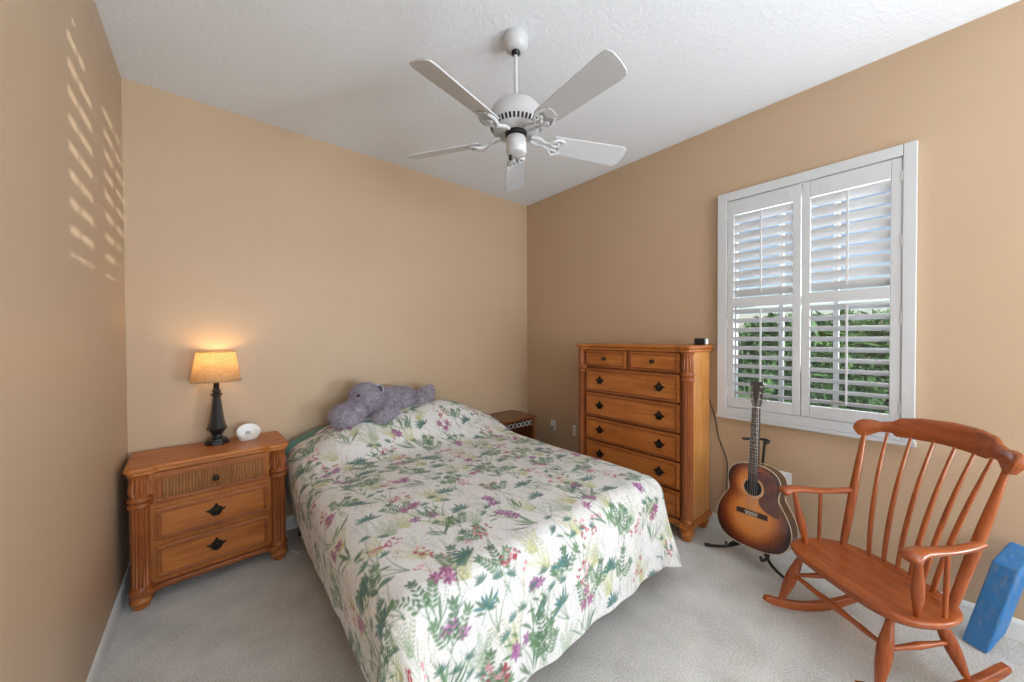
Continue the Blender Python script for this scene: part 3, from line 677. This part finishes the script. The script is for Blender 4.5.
kinds = ['lily', 'grass', 'teal', 'haze', 'fern', 'haze', 'berry', 'reed', 'lily', 'hazeb', 'teal', 'oliv', 'berry', 'bush']
cell = 0.092; idx = 0
order = []
for i in range(int((us[-1]-us[0])/cell)+2):
    for j in range(int((vs[-1]-vs[0])/cell)+2):
        order.append((us[0]+(i+0.5*(j % 2))*cell+rng.uniform(-.03, .03), vs[0]+j*cell+rng.uniform(-.03, .03), (i*5+j*3+(i*j) % 4) % 14))
ang0 = 0.0
for k in range(420):                                       # pale tracery behind the sprigs
    p = (rng.uniform(us[0], us[-1]), rng.uniform(vs[0], vs[-1])); a = rng.uniform(0.9, 2.2); ORG = np.array(p)
    for q in range(4): leaf(p, a+rng.uniform(-.5, .5), rng.uniform(.08, .18), .0018, jit((0.52, 0.53, 0.48)), rng.uniform(-.8, .8), .55)
    for q in range(10): leaf((p[0]+rng.normal(0, .04), p[1]+rng.normal(0, .04)), rng.uniform(0, 6), .008, .0022, jit(((0.52, 0.50, 0.56), (0.58, 0.46, 0.40))[k % 2]), 0, .6)
light_first = sorted(order, key=lambda q: 0 if kinds[q[2]] in ('grass', 'haze', 'hazeb', 'oliv', 'fern') else 1)
for x, y, k in light_first:
    a = rng.normal(0, .30); p = (x, y); kd = kinds[k]; ORG = np.array(p); PS = 0.90
    if kd == 'lily': lily(p, a)
    elif kd == 'grass': grass(p, a, SG if rng.rand() < .6 else G2)
    elif kd == 'teal': tealfan(p, a)
    elif kd == 'haze': haze(p, a, LV)
    elif kd == 'hazeb': haze(p, a, BG)
    elif kd == 'fern': fern(p, a, SG)
    elif kd == 'oliv': fern(p, a, OL)
    elif kd == 'bush': bush(p, a)
    elif kd == 'reed': reed(p, a)
    else: berries(p, a)
me = bpy.data.meshes.new('bedspread')
co = np.stack([X, Y, Z], -1).reshape(-1, 3); ii = np.arange(nu*nv).reshape(nu, nv)
qd = np.stack([ii[:-1, :-1], ii[1:, :-1], ii[1:, 1:], ii[:-1, 1:]], -1).reshape(-1, 4)
me.vertices.add(len(co)); me.vertices.foreach_set('co', co.ravel().astype(np.float32))
me.loops.add(qd.size); me.loops.foreach_set('vertex_index', qd.ravel().astype(np.int32))
me.polygons.add(len(qd)); me.polygons.foreach_set('loop_start', (np.arange(len(qd))*4).astype(np.int32))
me.polygons.foreach_set('use_smooth', np.ones(len(qd), bool)); me.update(calc_edges=True)
ca = me.color_attributes.new('print', 'FLOAT_COLOR', 'POINT')
ca.data.foreach_set('color', np.concatenate([C.reshape(-1, 3), np.ones((nu*nv, 1))], 1).ravel().astype(np.float32))
m, nt, b = new_mat('printed_cotton'); at = nt.nodes.new('ShaderNodeAttribute'); at.attribute_name = 'print'
nt.links.new(at.outputs[0], b.inputs['Base Color']); b.inputs['Roughness'].default_value = 0.62; b.inputs['Sheen Weight'].default_value = 0.15
bump(nt, b, noise(nt, coords(nt), 14, 5, .6), 0.35, 0.02); M['print'] = m
me.materials.append(m)
sheet = bpy.data.objects.new('bedspread', me); COL.objects.link(sheet)
tag(sheet, 'white bedspread printed with colourful flower sprigs covering the bed', 'bedspread')
md = sheet.modifiers.new('thick', 'SOLIDIFY'); md.thickness = 0.004; md.offset = -1

def pillow_mesh(lx, ly, lz):
    bm = nb(); bmesh.ops.create_grid(bm, x_segments=28, y_segments=20, size=1)
    top_ = [v for v in bm.verts]
    geo = bmesh.ops.duplicate(bm, geom=bm.verts[:]+bm.edges[:]+bm.faces[:])
    for e, s in ((top_, 1), ([g for g in geo['geom'] if isinstance(g, bmesh.types.BMVert)], -1)):
        for v in e:
            x, y = v.co.x, v.co.y; h = (max(0, 1-x**4)*max(0, 1-y**4))**0.5
            k = 1-0.06*(x*x*y*y); v.co = Vector((x*lx*(1-0.05*y*y)*k, y*ly*(1-0.05*x*x)*k, s*h*lz*(1+0.05*math.sin(5*x+3*y))))
    bmesh.ops.remove_doubles(bm, verts=bm.verts[:], dist=0.0005); return bm
gp = obj('pillow', pillow_mesh(0.32, 0.17, 0.075), M['green'], None, True, angle=180)
gp.location = (1.10, -0.175, 0.645); gp.rotation_euler = (R(38), R(-14), R(2))
tag(gp, 'green pillow showing at the head of the bed behind the bedspread', 'pillow')

# ------------------------------------------------------------------ plush toy lying along the head of the bed
m, nt, b = new_mat('lavender_plush'); v = coords(nt)
nt.links.new(ramp(nt, noise(nt, v, 38, 4, .6), [(0.32, (0.27, 0.235, 0.31)), (0.52, (0.42, 0.375, 0.47)), (0.72, (0.58, 0.53, 0.63))]), b.inputs['Base Color'])
b.inputs['Roughness'].default_value = 1; b.inputs['Sheen Weight'].default_value = 0.6; bump(nt, b, noise(nt, v, 150, 4, .7), 0.8, 0.006); M['plush'] = m
M['plush_dark'] = plain('dark_plush', (0.05, 0.045, 0.06), 1, sheen=0.4)
M['eye'] = plain('black_bead', (0.006, 0.006, 0.007), 0.1)
toy = thing('plush_toy', 'lavender-grey plush animal with a big snout lying at the bed head', 'stuffed toy', (1.45, -0.26, 0.80))
balls = [  # centre relative to the toy's base, radii, tilt about y
    ((-0.275, -0.055, 0.060), (0.118, 0.115, 0.088), 24), ((-0.205, -0.04, 0.110), (0.085, 0.095, 0.072), 20),
    ((-0.125, -0.02, 0.195), (0.112, 0.110, 0.108), 0), ((-0.075, 0.00, 0.135), (0.10, 0.11, 0.10), 0),
    ((0.095, 0.05, 0.130), (0.13, 0.115, 0.105), 0), ((0.205, 0.05, 0.128), (0.115, 0.115, 0.105), 0),
    ((0.00, -0.125, 0.050), (0.075, 0.070, 0.068), -15), ((-0.055, -0.150, 0.030), (0.062, 0.060, 0.058), 0), ((0.035, -0.075, 0.085), (0.075, 0.075, 0.075), 0),
    ((0.345, 0.00, 0.115), (0.080, 0.085, 0.070), -20), ((0.425, 0.02, 0.155), (0.052, 0.062, 0.068), -10), ((0.462, 0.035, 0.175), (0.036, 0.050, 0.058), 0)]
bm = nb()
for c, r, tl_ in balls:
    bmesh.ops.create_uvsphere(bm, u_segments=24, v_segments=16, radius=1, matrix=Matrix.Translation(c) @ Matrix.Rotation(R(tl_), 4, 'Y') @ Matrix.Diagonal((*r, 1)))
tmp = obj('tmp', bm, M['plush']); md = tmp.modifiers.new('r', 'REMESH'); md.mode = 'VOXEL'; md.voxel_size = 0.009
md = tmp.modifiers.new('s', 'SMOOTH'); md.factor = 0.5; md.iterations = 2
dg = bpy.context.evaluated_depsgraph_get(); ev = tmp.evaluated_get(dg); me2 = bpy.data.meshes.new_from_object(ev, depsgraph=dg)
bpy.data.objects.remove(tmp)
bm = nb(); bm.from_mesh(me2); bm.normal_update(); rg = random.Random(3)
src = [(v.co.copy(), v.normal.copy()) for v in bm.verts]
for p, n in src:                                             # pile of short fibres
    for _ in range(3):
        q = p+Vector((rg.gauss(0, .004), rg.gauss(0, .004), rg.gauss(0, .004))); dd = (n+Vector((rg.gauss(0, .5), rg.gauss(0, .5), rg.gauss(0, .5)-0.25))).normalized()
        s = dd.cross(Vector((rg.gauss(0, 1), rg.gauss(0, 1), rg.gauss(0, 1)))).normalized()*0.0016
        L = rg.uniform(.012, .026); bm.faces.new((bm.verts.new(q+s), bm.verts.new(q-s), bm.verts.new(q+dd*L)))
me3 = bpy.data.meshes.new('body'); bm.to_mesh(me3); bm.free(); me3.materials.append(M['plush'])
for p in me3.polygons: p.use_smooth = True
bo = bpy.data.objects.new('body', me3); COL.objects.link(bo); bo.parent = toy
def ear(c, rot):
    bm = nb(); m4 = Matrix.Translation(c) @ rot
    lathe(bm, [(0.010, -0.012), (0.036, -0.006), (0.042, 0.004), (0.036, 0.012), (0.026, 0.006), (0.004, 0.002)], seg=24, mat4=m4)
    e = obj('ear', bm, M['plush'], toy, True, angle=80)
    bm = nb(); lathe(bm, [(0.027, 0.0065), (0.020, 0.0055), (0.003, 0.004)], seg=20, mat4=m4); obj('inner_ear', bm, M['plush_dark'], e, True)
ear((-0.028, -0.055, 0.255), Matrix.Rotation(R(62), 4, 'X') @ Matrix.Rotation(R(14), 4, 'Y')); ear((-0.13, 0.085, 0.225), Matrix.Rotation(R(70), 4, 'X'))
for c in ((-0.205, -0.108, 0.228), (-0.215, 0.060, 0.228)):
    bm = nb(); bmesh.ops.create_uvsphere(bm, u_segments=14, v_segments=10, radius=0.013, matrix=Matrix.Translation(c)); obj('eye', bm, M['eye'], toy, True)

# ------------------------------------------------------------------ guitar and stand
m, nt, b = new_mat('sunburst'); tc = nt.nodes.new('ShaderNodeTexCoord'); sx_ = nt.nodes.new('ShaderNodeSeparateXYZ'); nt.links.new(tc.outputs['Object'], sx_.inputs[0])
def mth(op, a, b_=None):
    n = nt.nodes.new('ShaderNodeMath'); n.operation = op
    for i, q in enumerate((a, b_)):
        if q is None: continue
        if isinstance(q, (int, float)): n.inputs[i].default_value = q
        else: nt.links.new(q, n.inputs[i])
    return n.outputs[0]
xx = mth('DIVIDE', sx_.outputs[0], 0.215); z1_ = mth('DIVIDE', mth('SUBTRACT', sx_.outputs[2], 0.19), 0.225)
z2_ = mth('DIVIDE', mth('SUBTRACT', sx_.outputs[2], 0.38), 0.16); x2 = mth('DIVIDE', sx_.outputs[0], 0.15)
d1 = mth('SQRT', mth('ADD', mth('MULTIPLY', xx, xx), mth('MULTIPLY', z1_, z1_))); d2 = mth('SQRT', mth('ADD', mth('MULTIPLY', x2, x2), mth('MULTIPLY', z2_, z2_)))
sm = nt.nodes.new('ShaderNodeMath'); sm.operation = 'SMOOTH_MIN'; sm.inputs[2].default_value = 0.25; nt.links.new(d1, sm.inputs[0]); nt.links.new(d2, sm.inputs[1])
gn = noise(nt, coords(nt, (60, 60, 2)), 3, 3); dd = mth('ADD', sm.outputs[0], mth('MULTIPLY', mth('SUBTRACT', gn, 0.5), 0.10))
nt.links.new(ramp(nt, dd, [(0.0, (0.78, 0.30, 0.055)), (0.45, (0.70, 0.23, 0.034)), (0.70, (0.24, 0.050, 0.010)), (0.90, (0.050, 0.012, 0.008))]), b.inputs['Base Color'])
b.inputs['Roughness'].default_value = 0.22; b.inputs['Coat Weight'].default_value = 0.6; M['burst'] = m
M['guitar_side'] = plain('dark_mahogany', (0.055, 0.017, 0.008), 0.25, var=0.2, coat=0.5)
M['binding'] = plain('cream_binding', (0.68, 0.58, 0.40), 0.4)
M['fretboard'] = plain('rosewood', (0.045, 0.022, 0.014), 0.45, var=0.25, vscale=40)
M['pickguard'] = plain('tortoise_celluloid', (0.115, 0.020, 0.010), 0.2, var=0.35, vscale=22, coat=0.5)
M['steel'] = plain('nickel', (0.55, 0.55, 0.56), 0.3, 1.0)
M['bone'] = plain('bone', (0.78, 0.74, 0.66), 0.4)
M['headstock'] = plain('dark_headstock', (0.055, 0.05, 0.05), 0.2, coat=0.8)
gt = thing('acoustic_guitar', 'sunburst acoustic guitar with dark pickguard propped upright on a stand', 'guitar', (2.968, -2.453, 0.136))
gt.scale = (1.02, 1.02, 1.015)
gt.rotation_euler = (Matrix.Rotation(R(-96), 4, 'Z') @ Matrix.Rotation(R(-9), 4, 'X') @ Matrix.Rotation(R(-1.7), 4, 'Y')).to_euler()   # local: x right, z up the neck, -y face
half = [(0, 0), (0.08, 0.004), (0.15, 0.028), (0.190, 0.075), (0.205, 0.135), (0.197, 0.20), (0.168, 0.265), (0.140, 0.315), (0.137, 0.345), (0.145, 0.385), (0.145, 0.420), (0.130, 0.458), (0.100, 0.486), (0.060, 0.502), (0.026, 0.507)]
hs = [(p.x, p.y) for p in spline(half, 4)]
ol = hs+[(-x, z) for x, z in hs[::-1][:-1]]
ol = ol[:-1] if abs(ol[-1][0]) < 1e-6 and abs(ol[-1][1]) < 1e-6 else ol
GD = 0.105
gb = obj('body', prism(nb(), ol, GD-0.006, FRONT, z0=0.003), M['guitar_side'], gt, True, angle=50)
obj('soundboard', prism(nb(), [(x*0.985, 0.253+(z-0.253)*0.985) for x, z in ol], 0.004, FRONT, z0=-0.0005), M['burst'], gb)
bm = nb()
for yy in (0.002, GD-0.003): tube(bm, [(x, yy, z) for x, z in ol]+[(ol[0][0], yy, ol[0][1])], 0.0026, 6, upv=(0, 1, 0))
obj('binding', bm, M['binding'], gb, True)
SHZ = 0.362
circ = lambda r, n=40: [(r*math.cos(2*PI*k/n), SHZ+r*math.sin(2*PI*k/n)) for k in range(n)]
obj('sound_hole', prism(nb(), circ(0.049), 0.001, FRONT, z0=-0.0018), M['dark'], gb)
bm = nb()
for rr in (0.052, 0.060): tube(bm, [(x, -0.001, z) for x, z in circ(rr)]+[(circ(rr)[0][0], -0.001, circ(rr)[0][1])], 0.0014, 6, upv=(0, 1, 0))
obj('rosette', bm, M['binding'], gb, True)
pgp = spline([(0.028, 0.425), (0.048, 0.405), (0.060, 0.368), (0.056, 0.330), (0.036, 0.305), (0.040, 0.268), (0.072, 0.238), (0.128, 0.222), (0.146, 0.232), (0.138, 0.285), (0.124, 0.345), (0.128, 0.405), (0.110, 0.445), (0.032, 0.470)], 4, True)
obj('pickguard', prism(nb(), [(p.x, p.y) for p in pgp], 0.0022, FRONT, z0=-0.0026), M['pickguard'], gb)
br = obj('bridge', prism(nb(), [(-0.085, 0.192), (0.085, 0.192), (0.085, 0.222), (-0.085, 0.222)], 0.009, FRONT, z0=-0.0095), M['fretboard'], gb, bevel=0.002)
bm = nb(); box(bm, -0.037, 0.037, -0.013, -0.008, 0.210, 0.214)
obj('saddle', bm, M['bone'], br)
bm = nb()
for k in range(6): lathe(bm, [(0.0035, 0), (0.0045, 0.003), (0.003, 0.006)], seg=10, mat4=Matrix.Translation((-0.028+0.0112*k, -0.009, 0.201)) @ Matrix.Rotation(R(90), 4, 'X'))
obj('bridge_pins', bm, M['bone'], br, True)
NZ0, NZ1 = 0.505, 0.862
bm = nb(); prism(bm, [(-0.027, 0.50), (0.027, 0.50), (0.0215, NZ1), (-0.0215, NZ1)], 0.020, FRONT, z0=-0.002)
nk = obj('neck', bm, M['guitar_side'], gt, bevel=0.006)
fb = obj('fretboard', prism(nb(), [(-0.0275, 0.405), (0.0275, 0.405), (0.0215, NZ1), (-0.0215, NZ1)], 0.005, FRONT, z0=-0.0068), M['fretboard'], nk)
bm = nb(); sc_ = 0.63
for k in range(1, 19):
    zz = NZ1-sc_*(1-2**(-k/12))
    if zz < 0.41: break
    hw_ = 0.0215+(NZ1-zz)/(NZ1-0.405)*0.006; box(bm, -hw_, hw_, -0.0082, -0.0065, zz-0.001, zz+0.001)
obj('frets', bm, M['steel'], fb)
bm = nb()
for k in (3, 5, 7, 9, 12):
    zz = NZ1-sc_*(1-(2**(-k/12)+2**(-(k-1)/12))/2); prism(bm, [(0.0035*math.cos(2*PI*j/12), zz+0.0035*math.sin(2*PI*j/12)) for j in range(12)], 0.0004, FRONT, z0=-0.0071)
obj('position_dots', bm, M['bone'], fb)
obj('nut', box(nb(), -0.0215, 0.0215, -0.0085, 0.004, NZ1, NZ1+0.005), M['bone'], nk)
hd = obj('headstock', prism(nb(), [(-0.0215, NZ1+0.005), (0.0215, NZ1+0.005), (0.030, NZ1+0.035), (0.037, NZ1+0.150), (0.033, NZ1+0.172), (0.014, NZ1+0.164), (0, NZ1+0.170), (-0.014, NZ1+0.164), (-0.033, NZ1+0.172), (-0.037, NZ1+0.150), (-0.030, NZ1+0.035)], 0.016, FRONT, z0=-0.001), M['headstock'], gt, bevel=0.002)
for s in (-1, 1):
    for k in range(3):
        zz = NZ1+0.055+0.040*k; xo = 0.022+0.0025*k; bm = nb()
        lathe(bm, [(0.005, 0), (0.0045, 0.006), (0.003, 0.007), (0.0035, 0.016), (0.002, 0.017)], seg=10, mat4=Matrix.Translation((s*xo, -0.001, zz)) @ Matrix.Rotation(R(90), 4, 'X'))
        tube(bm, [(s*(xo+0.008), 0.010, zz), (s*(xo+0.022), 0.010, zz)], 0.002, 6); tube(bm, [(s*(xo+0.021), 0.010, zz), (s*(xo+0.024), 0.010, zz), (s*(xo+0.034), 0.010, zz)], [(0.004, 0.003), (0.008, 0.004), (0.007, 0.003)], 10)
        obj('tuning_peg', bm, M['steel'], hd, True)
for k in range(6):
    q = -1+2*k/5; s = -1 if k < 3 else 1; tz = NZ1+0.055+0.040*(k if k < 3 else 5-k); tx = s*(0.022+0.0025*(k if k < 3 else 5-k))
    bm = nb(); tube(bm, [(0.028*q, -0.0135, 0.212), (0.0175*q, -0.0095, NZ1+0.003), (tx, -0.012, tz)], 0.0006+0.00006*(5-k), 5); obj('string', bm, M['steel'], gt)

gs = thing('guitar_stand', 'black tubular guitar stand holding the sunburst guitar', 'guitar stand', (3.085, -2.430, 0), R(-96))
fl_ = [(-0.235, -0.085, 0.012), (0.225, -0.075, 0.012)]
apex = Vector((0.0, 0.11, 0.44))
for fx_, fy_, fz_ in fl_:
    bm = nb(); tube(bm, spline([(fx_, fy_, fz_), (fx_*0.55, fy_*0.55, 0.045), (fx_*0.22, 0.03, 0.100), (fx_*0.08, 0.07, 0.22), apex], 6), 0.009, 10); lg = obj('leg', bm, M['black'], gs, True)
    bm = nb(); tube(bm, [(fx_*1.10, fy_-0.012, 0.012), (fx_*0.97, fy_+0.003, 0.013)], 0.0118, 10); obj('rubber_foot', bm, M['rubber'], lg, True)
bm = nb(); tube(bm, [(0.0, 0.16, 0.011), (0.0, 0.155, 0.06), apex], 0.009, 10); obj('leg', bm, M['black'], gs, True)
bm = nb(); tube(bm, [(0, 0.11, 0.43), (0.012, 0.16, 0.772)], 0.0085, 10); post = obj('upright', bm, M['black'], gs, True)
for s in (-1, 1):
    bm = nb(); tube(bm, spline([(s*0.02, 0.05, 0.10), (s*0.075, 0.03, 0.088), (s*0.10, -0.035, 0.082), (s*0.10, -0.115, 0.088), (s*0.10, -0.135, 0.118)], 6), 0.0085, 10); obj('support_arm', bm, M['rubber'], gs, True)
bm = nb(); tube(bm, spline([(-0.075, 0.045, 0.775), (-0.065, 0.075, 0.770), (-0.030, 0.125, 0.770), (0.012, 0.150, 0.770), (0.045, 0.125, 0.770), (0.055, 0.075, 0.770), (0.058, 0.040, 0.775)], 5), 0.0085, 10)
obj('neck_yoke', bm, M['rubber'], gs, True)

# ------------------------------------------------------------------ rocking chair (x: sitter's right, y: forwards)
ch = thing('rocking_chair', 'cherry-brown wooden spindle-back rocking chair near the window', 'rocking chair', (2.707, -2.978, 0), R(143.136-90))
SZ = 0.36
hp = [(0, 0.178), (0.10, 0.176), (0.19, 0.164), (0.255, 0.128), (0.290, 0.060), (0.294, -0.040), (0.268, -0.125), (0.215, -0.178), (0.12, -0.212), (0, -0.222)]
full = hp+[(-x, y) for x, y in hp[::-1][1:-1]]
so_ = [(p.x, p.y) for p in spline(full, 5, True)]
bm = nb(); rings = []
for k_, z_ in ((0.90, SZ-0.036), (0.965, SZ-0.032), (0.995, SZ-0.018), (1.0, SZ-0.010), (0.99, SZ-0.002), (0.97, SZ), (0.90, SZ-0.002), (0.72, SZ-0.007), (0.45, SZ-0.012), (0.15, SZ-0.013)):
    rings.append([bm.verts.new((x*k_, -0.02+(y+0.02)*k_, z_)) for x, y in so_])
n_ = len(so_)
for a, b2 in zip(rings, rings[1:]):
    for k in range(n_): bm.faces.new((a[k], a[(k+1) % n_], b2[(k+1) % n_], b2[k]))
bm.faces.new(rings[0][::-1]); bm.faces.new(rings[-1]); obj('seat', bm, M['chairwood_x'], ch, True, angle=60)
# crest rail
bm = nb(); rows = []; crv = lambda u: -0.412+0.105*(abs(u)/0.27)**2
NU = 80; UE = 0.305
for i in range(NU+1):
    u = -UE+2*UE*i/NU; a = abs(u)
    zt = interp(a, [0, 0.10, 0.165, 0.185, 0.22, 0.25, 0.275, 0.295, 0.305], [1.056, 1.050, 1.036, 1.016, 1.006, 1.010, 1.008, 0.996, 0.968])
    zb = interp(a, [0, 0.165, 0.172, 0.182, 0.22, 0.245, 0.27, 0.292, 0.305], [0.950, 0.944, 0.944, 0.958, 0.956, 0.938, 0.920, 0.926, 0.956])
    sl = (zt-0.93)*0.30; w_ = 0.011
    t_ = Vector((1, 2*0.105*u/0.27**2, 0)).normalized(); nrm = Vector((-t_.y, t_.x, 0))
    pr = []
    for q, o_ in ((0, -1), (0.08, -1.25), (0.92, -1.15), (1, -0.6), (1, 0.6), (0.92, 1.15), (0.08, 1.25), (0, 1)):
        z_ = zb+(zt-zb)*q; pr.append(bm.verts.new(Vector((u, crv(u), z_))+nrm*(o_*w_-(z_-0.93)*0.30)))
    rows.append(pr)
for a, b2 in zip(rows, rows[1:]):
    for k in range(8): bm.faces.new((a[k], a[(k+1) % 8], b2[(k+1) % 8], b2[k]))
bm.faces.new(rows[0][::-1]); bm.faces.new(rows[-1]); obj('crest_rail', bm, M['chairwood_x'], ch, True, angle=50)
def turned(name, p0, p1, rr, mat='chairwood_z', bow=None, n=10, parent=ch):
    p0, p1 = Vector(p0), Vector(p1); bm = nb(); N = 28; pts = []; rs = []
    for i in range(N+1):
        t = i/N; p = p0.lerp(p1, t)
        if bow: p += Vector(bow)*4*t*(1-t)
        pts.append(p); rs.append(interp(t, [k/(len(rr)-1) for k in range(len(rr))], rr))
    tube(bm, pts, rs, 14); return obj(name, bm, M[mat], parent, True)
for s in (1, -1):
    turned('back_post', (s*0.221, -0.133, SZ-0.02), (s*0.268, -0.305, 0.942), [0.014, 0.017, 0.018, 0.0185, 0.018, 0.016, 0.013, 0.010])
    for ub, ut in ((0.128, 0.196), (0.077, 0.118), (0.026, 0.040)):
        turned('spindle', (s*ub, -0.205+0.09*(ub/0.15)**2*0.45, SZ-0.02), (s*ut, crv(ut)+0.004, 0.955), [0.0085, 0.0095, 0.010, 0.0098, 0.0092, 0.0082, 0.0068, 0.006], bow=(0, 0.022, -0.004))
    # arm
    P = spline([(s*0.249, -0.225, 0.634), (s*0.262, -0.15, 0.628), (s*0.272, -0.05, 0.626), (s*0.281, 0.03, 0.632), (s*0.287, 0.09, 0.634), (s*0.291, 0.125, 0.626), (s*0.292, 0.143, 0.610)], 6)
    n0 = len(P); bm = nb()
    tube(bm, P, [(interp(i/(n0-1), [0, .3, .6, .8, .93, 1], [0.018, 0.021, 0.026, 0.034, 0.034, 0.024]), interp(i/(n0-1), [0, .3, .7, .93, 1], [0.016, 0.014, 0.018, 0.025, 0.016])) for i in range(n0)], 16)
    obj('arm', bm, M['chairwood_y'], ch, True)
    turned('arm_post', (s*0.248, 0.046, SZ-0.015), (s*0.283, 0.085, 0.625), [0.011, 0.013, 0.018, 0.020, 0.018, 0.014, 0.012, 0.010])
    turned('arm_spindle', (s*0.268, -0.045, SZ-0.015), (s*0.269, -0.055, 0.622), [0.007, 0.008, 0.0085, 0.008, 0.007])
    turned('leg', (s*0.205, 0.105, SZ-0.03), (s*0.238, 0.195, 0.068), [0.015, 0.014, 0.019, 0.024, 0.026, 0.025, 0.022, 0.017, 0.013])
    turned('leg', (s*0.180, -0.115, SZ-0.03), (s*0.222, -0.206, 0.072), [0.015, 0.014, 0.019, 0.024, 0.026, 0.025, 0.022, 0.017, 0.013])
    turned('stretcher', (s*0.222, 0.150, 0.205), (s*0.203, -0.165, 0.200), [0.008, 0.010, 0.014, 0.010, 0.008], 'chairwood_y')
    # rocker
    bm = nb(); rows = []
    for i in range(41):
        v_ = -0.365+(0.285+0.365)*i/40; zc = 0.022+0.72*v_*v_; hh = interp(i/40, [0, .05, .5, .95, 1], [0.012, 0.018, 0.022, 0.018, 0.012]); u_ = s*(0.238 if v_ > 0 else 0.238)
        sl = Vector((0, -1.44*v_, 1)).normalized()
        rows.append([bm.verts.new(Vector((u_+a_*0.014, v_, zc))+sl*(b_*hh)) for a_, b_ in ((-1, -1), (1, -1), (1, 1), (-1, 1))])
    for a, b2 in zip(rows, rows[1:]):
        for k in range(4): bm.faces.new((a[k], a[(k+1) % 4], b2[(k+1) % 4], b2[k]))
    bm.faces.new(rows[0][::-1]); bm.faces.new(rows[-1]); obj('rocker', bm, M['chairwood_y'], ch, True, bevel=0.004, angle=50)
turned('stretcher', (0.220, 0.148, 0.215), (-0.220, 0.148, 0.215), [0.008, 0.010, 0.013, 0.011, 0.015, 0.016, 0.015, 0.011, 0.013, 0.010, 0.008], 'chairwood_x')
turned('stretcher', (0.200, -0.155, 0.235), (-0.200, -0.155, 0.235), [0.008, 0.010, 0.014, 0.010, 0.008], 'chairwood_x')

# ------------------------------------------------------------------ blue foam block in clear plastic
bf = thing('foam_block', 'blue foam block wrapped in clear plastic leaning by the wall', 'foam block', (3.12, -3.315, 0))
def hexa(A, B, lean, ext, grow=0):
    A, B, lean, ext = map(Vector, (A, B, lean, ext)); c = (A+B+lean+ext)/2
    pts = [A, B, B+ext, A+ext]; pts = pts+[p+lean for p in pts]
    if grow:
        cc = sum(pts, Vector())/8; pts = [p+(p-cc).normalized()*grow for p in pts]
        for p in pts: p.z = max(p.z, 0.001)
    bm = nb(); v = [bm.verts.new(p) for p in pts]
    for q in ((3, 2, 1, 0), (4, 5, 6, 7), (0, 1, 5, 4), (1, 2, 6, 5), (2, 3, 7, 6), (3, 0, 4, 7)): bm.faces.new([v[i] for i in q])
    return bm
A = (0.012, 0.034, 0.004); B = (-0.036, -0.038, 0.004); lean = (0.052, -0.088, 0.405); ext = (0.110, -0.060, 0.080)
obj('foam', hexa(A, B, lean, ext), M['foam'], bf, bevel=0.008, seg=3)
m, nt, b = new_mat('clear_film'); tr = nt.nodes.new('ShaderNodeBsdfTransparent'); tr.inputs[0].default_value = (0.95, 0.97, 1, 1)
gl = nt.nodes.new('ShaderNodeBsdfPrincipled'); gl.inputs['Base Color'].default_value = (0.8, 0.88, 0.95, 1); gl.inputs['Roughness'].default_value = 0.15
bump(nt, gl, noise(nt, coords(nt, (8, 8, 1)), 9, 2, .5, .3), 0.5, 0.01)
fac = ramp(nt, noise(nt, coords(nt, (9, 9, 0.9)), 7, 2, .5, 0.3), [(0.50, (0.05, 0.05, 0.05)), (0.74, (0.22, 0.22, 0.22))])
ms = nt.nodes.new('ShaderNodeMixShader'); nt.links.new(fac, ms.inputs[0]); nt.links.new(tr.outputs[0], ms.inputs[1]); nt.links.new(gl.outputs[0], ms.inputs[2])
nt.links.new(ms.outputs[0], nt.nodes['Material Output'].inputs[0]); M['film'] = m
pw = obj('plastic_wrap', hexa(A, B, lean, ext, 0.006), M['film'], bf, bevel=0.01, seg=2); pw['label'] = 'clear plastic film'
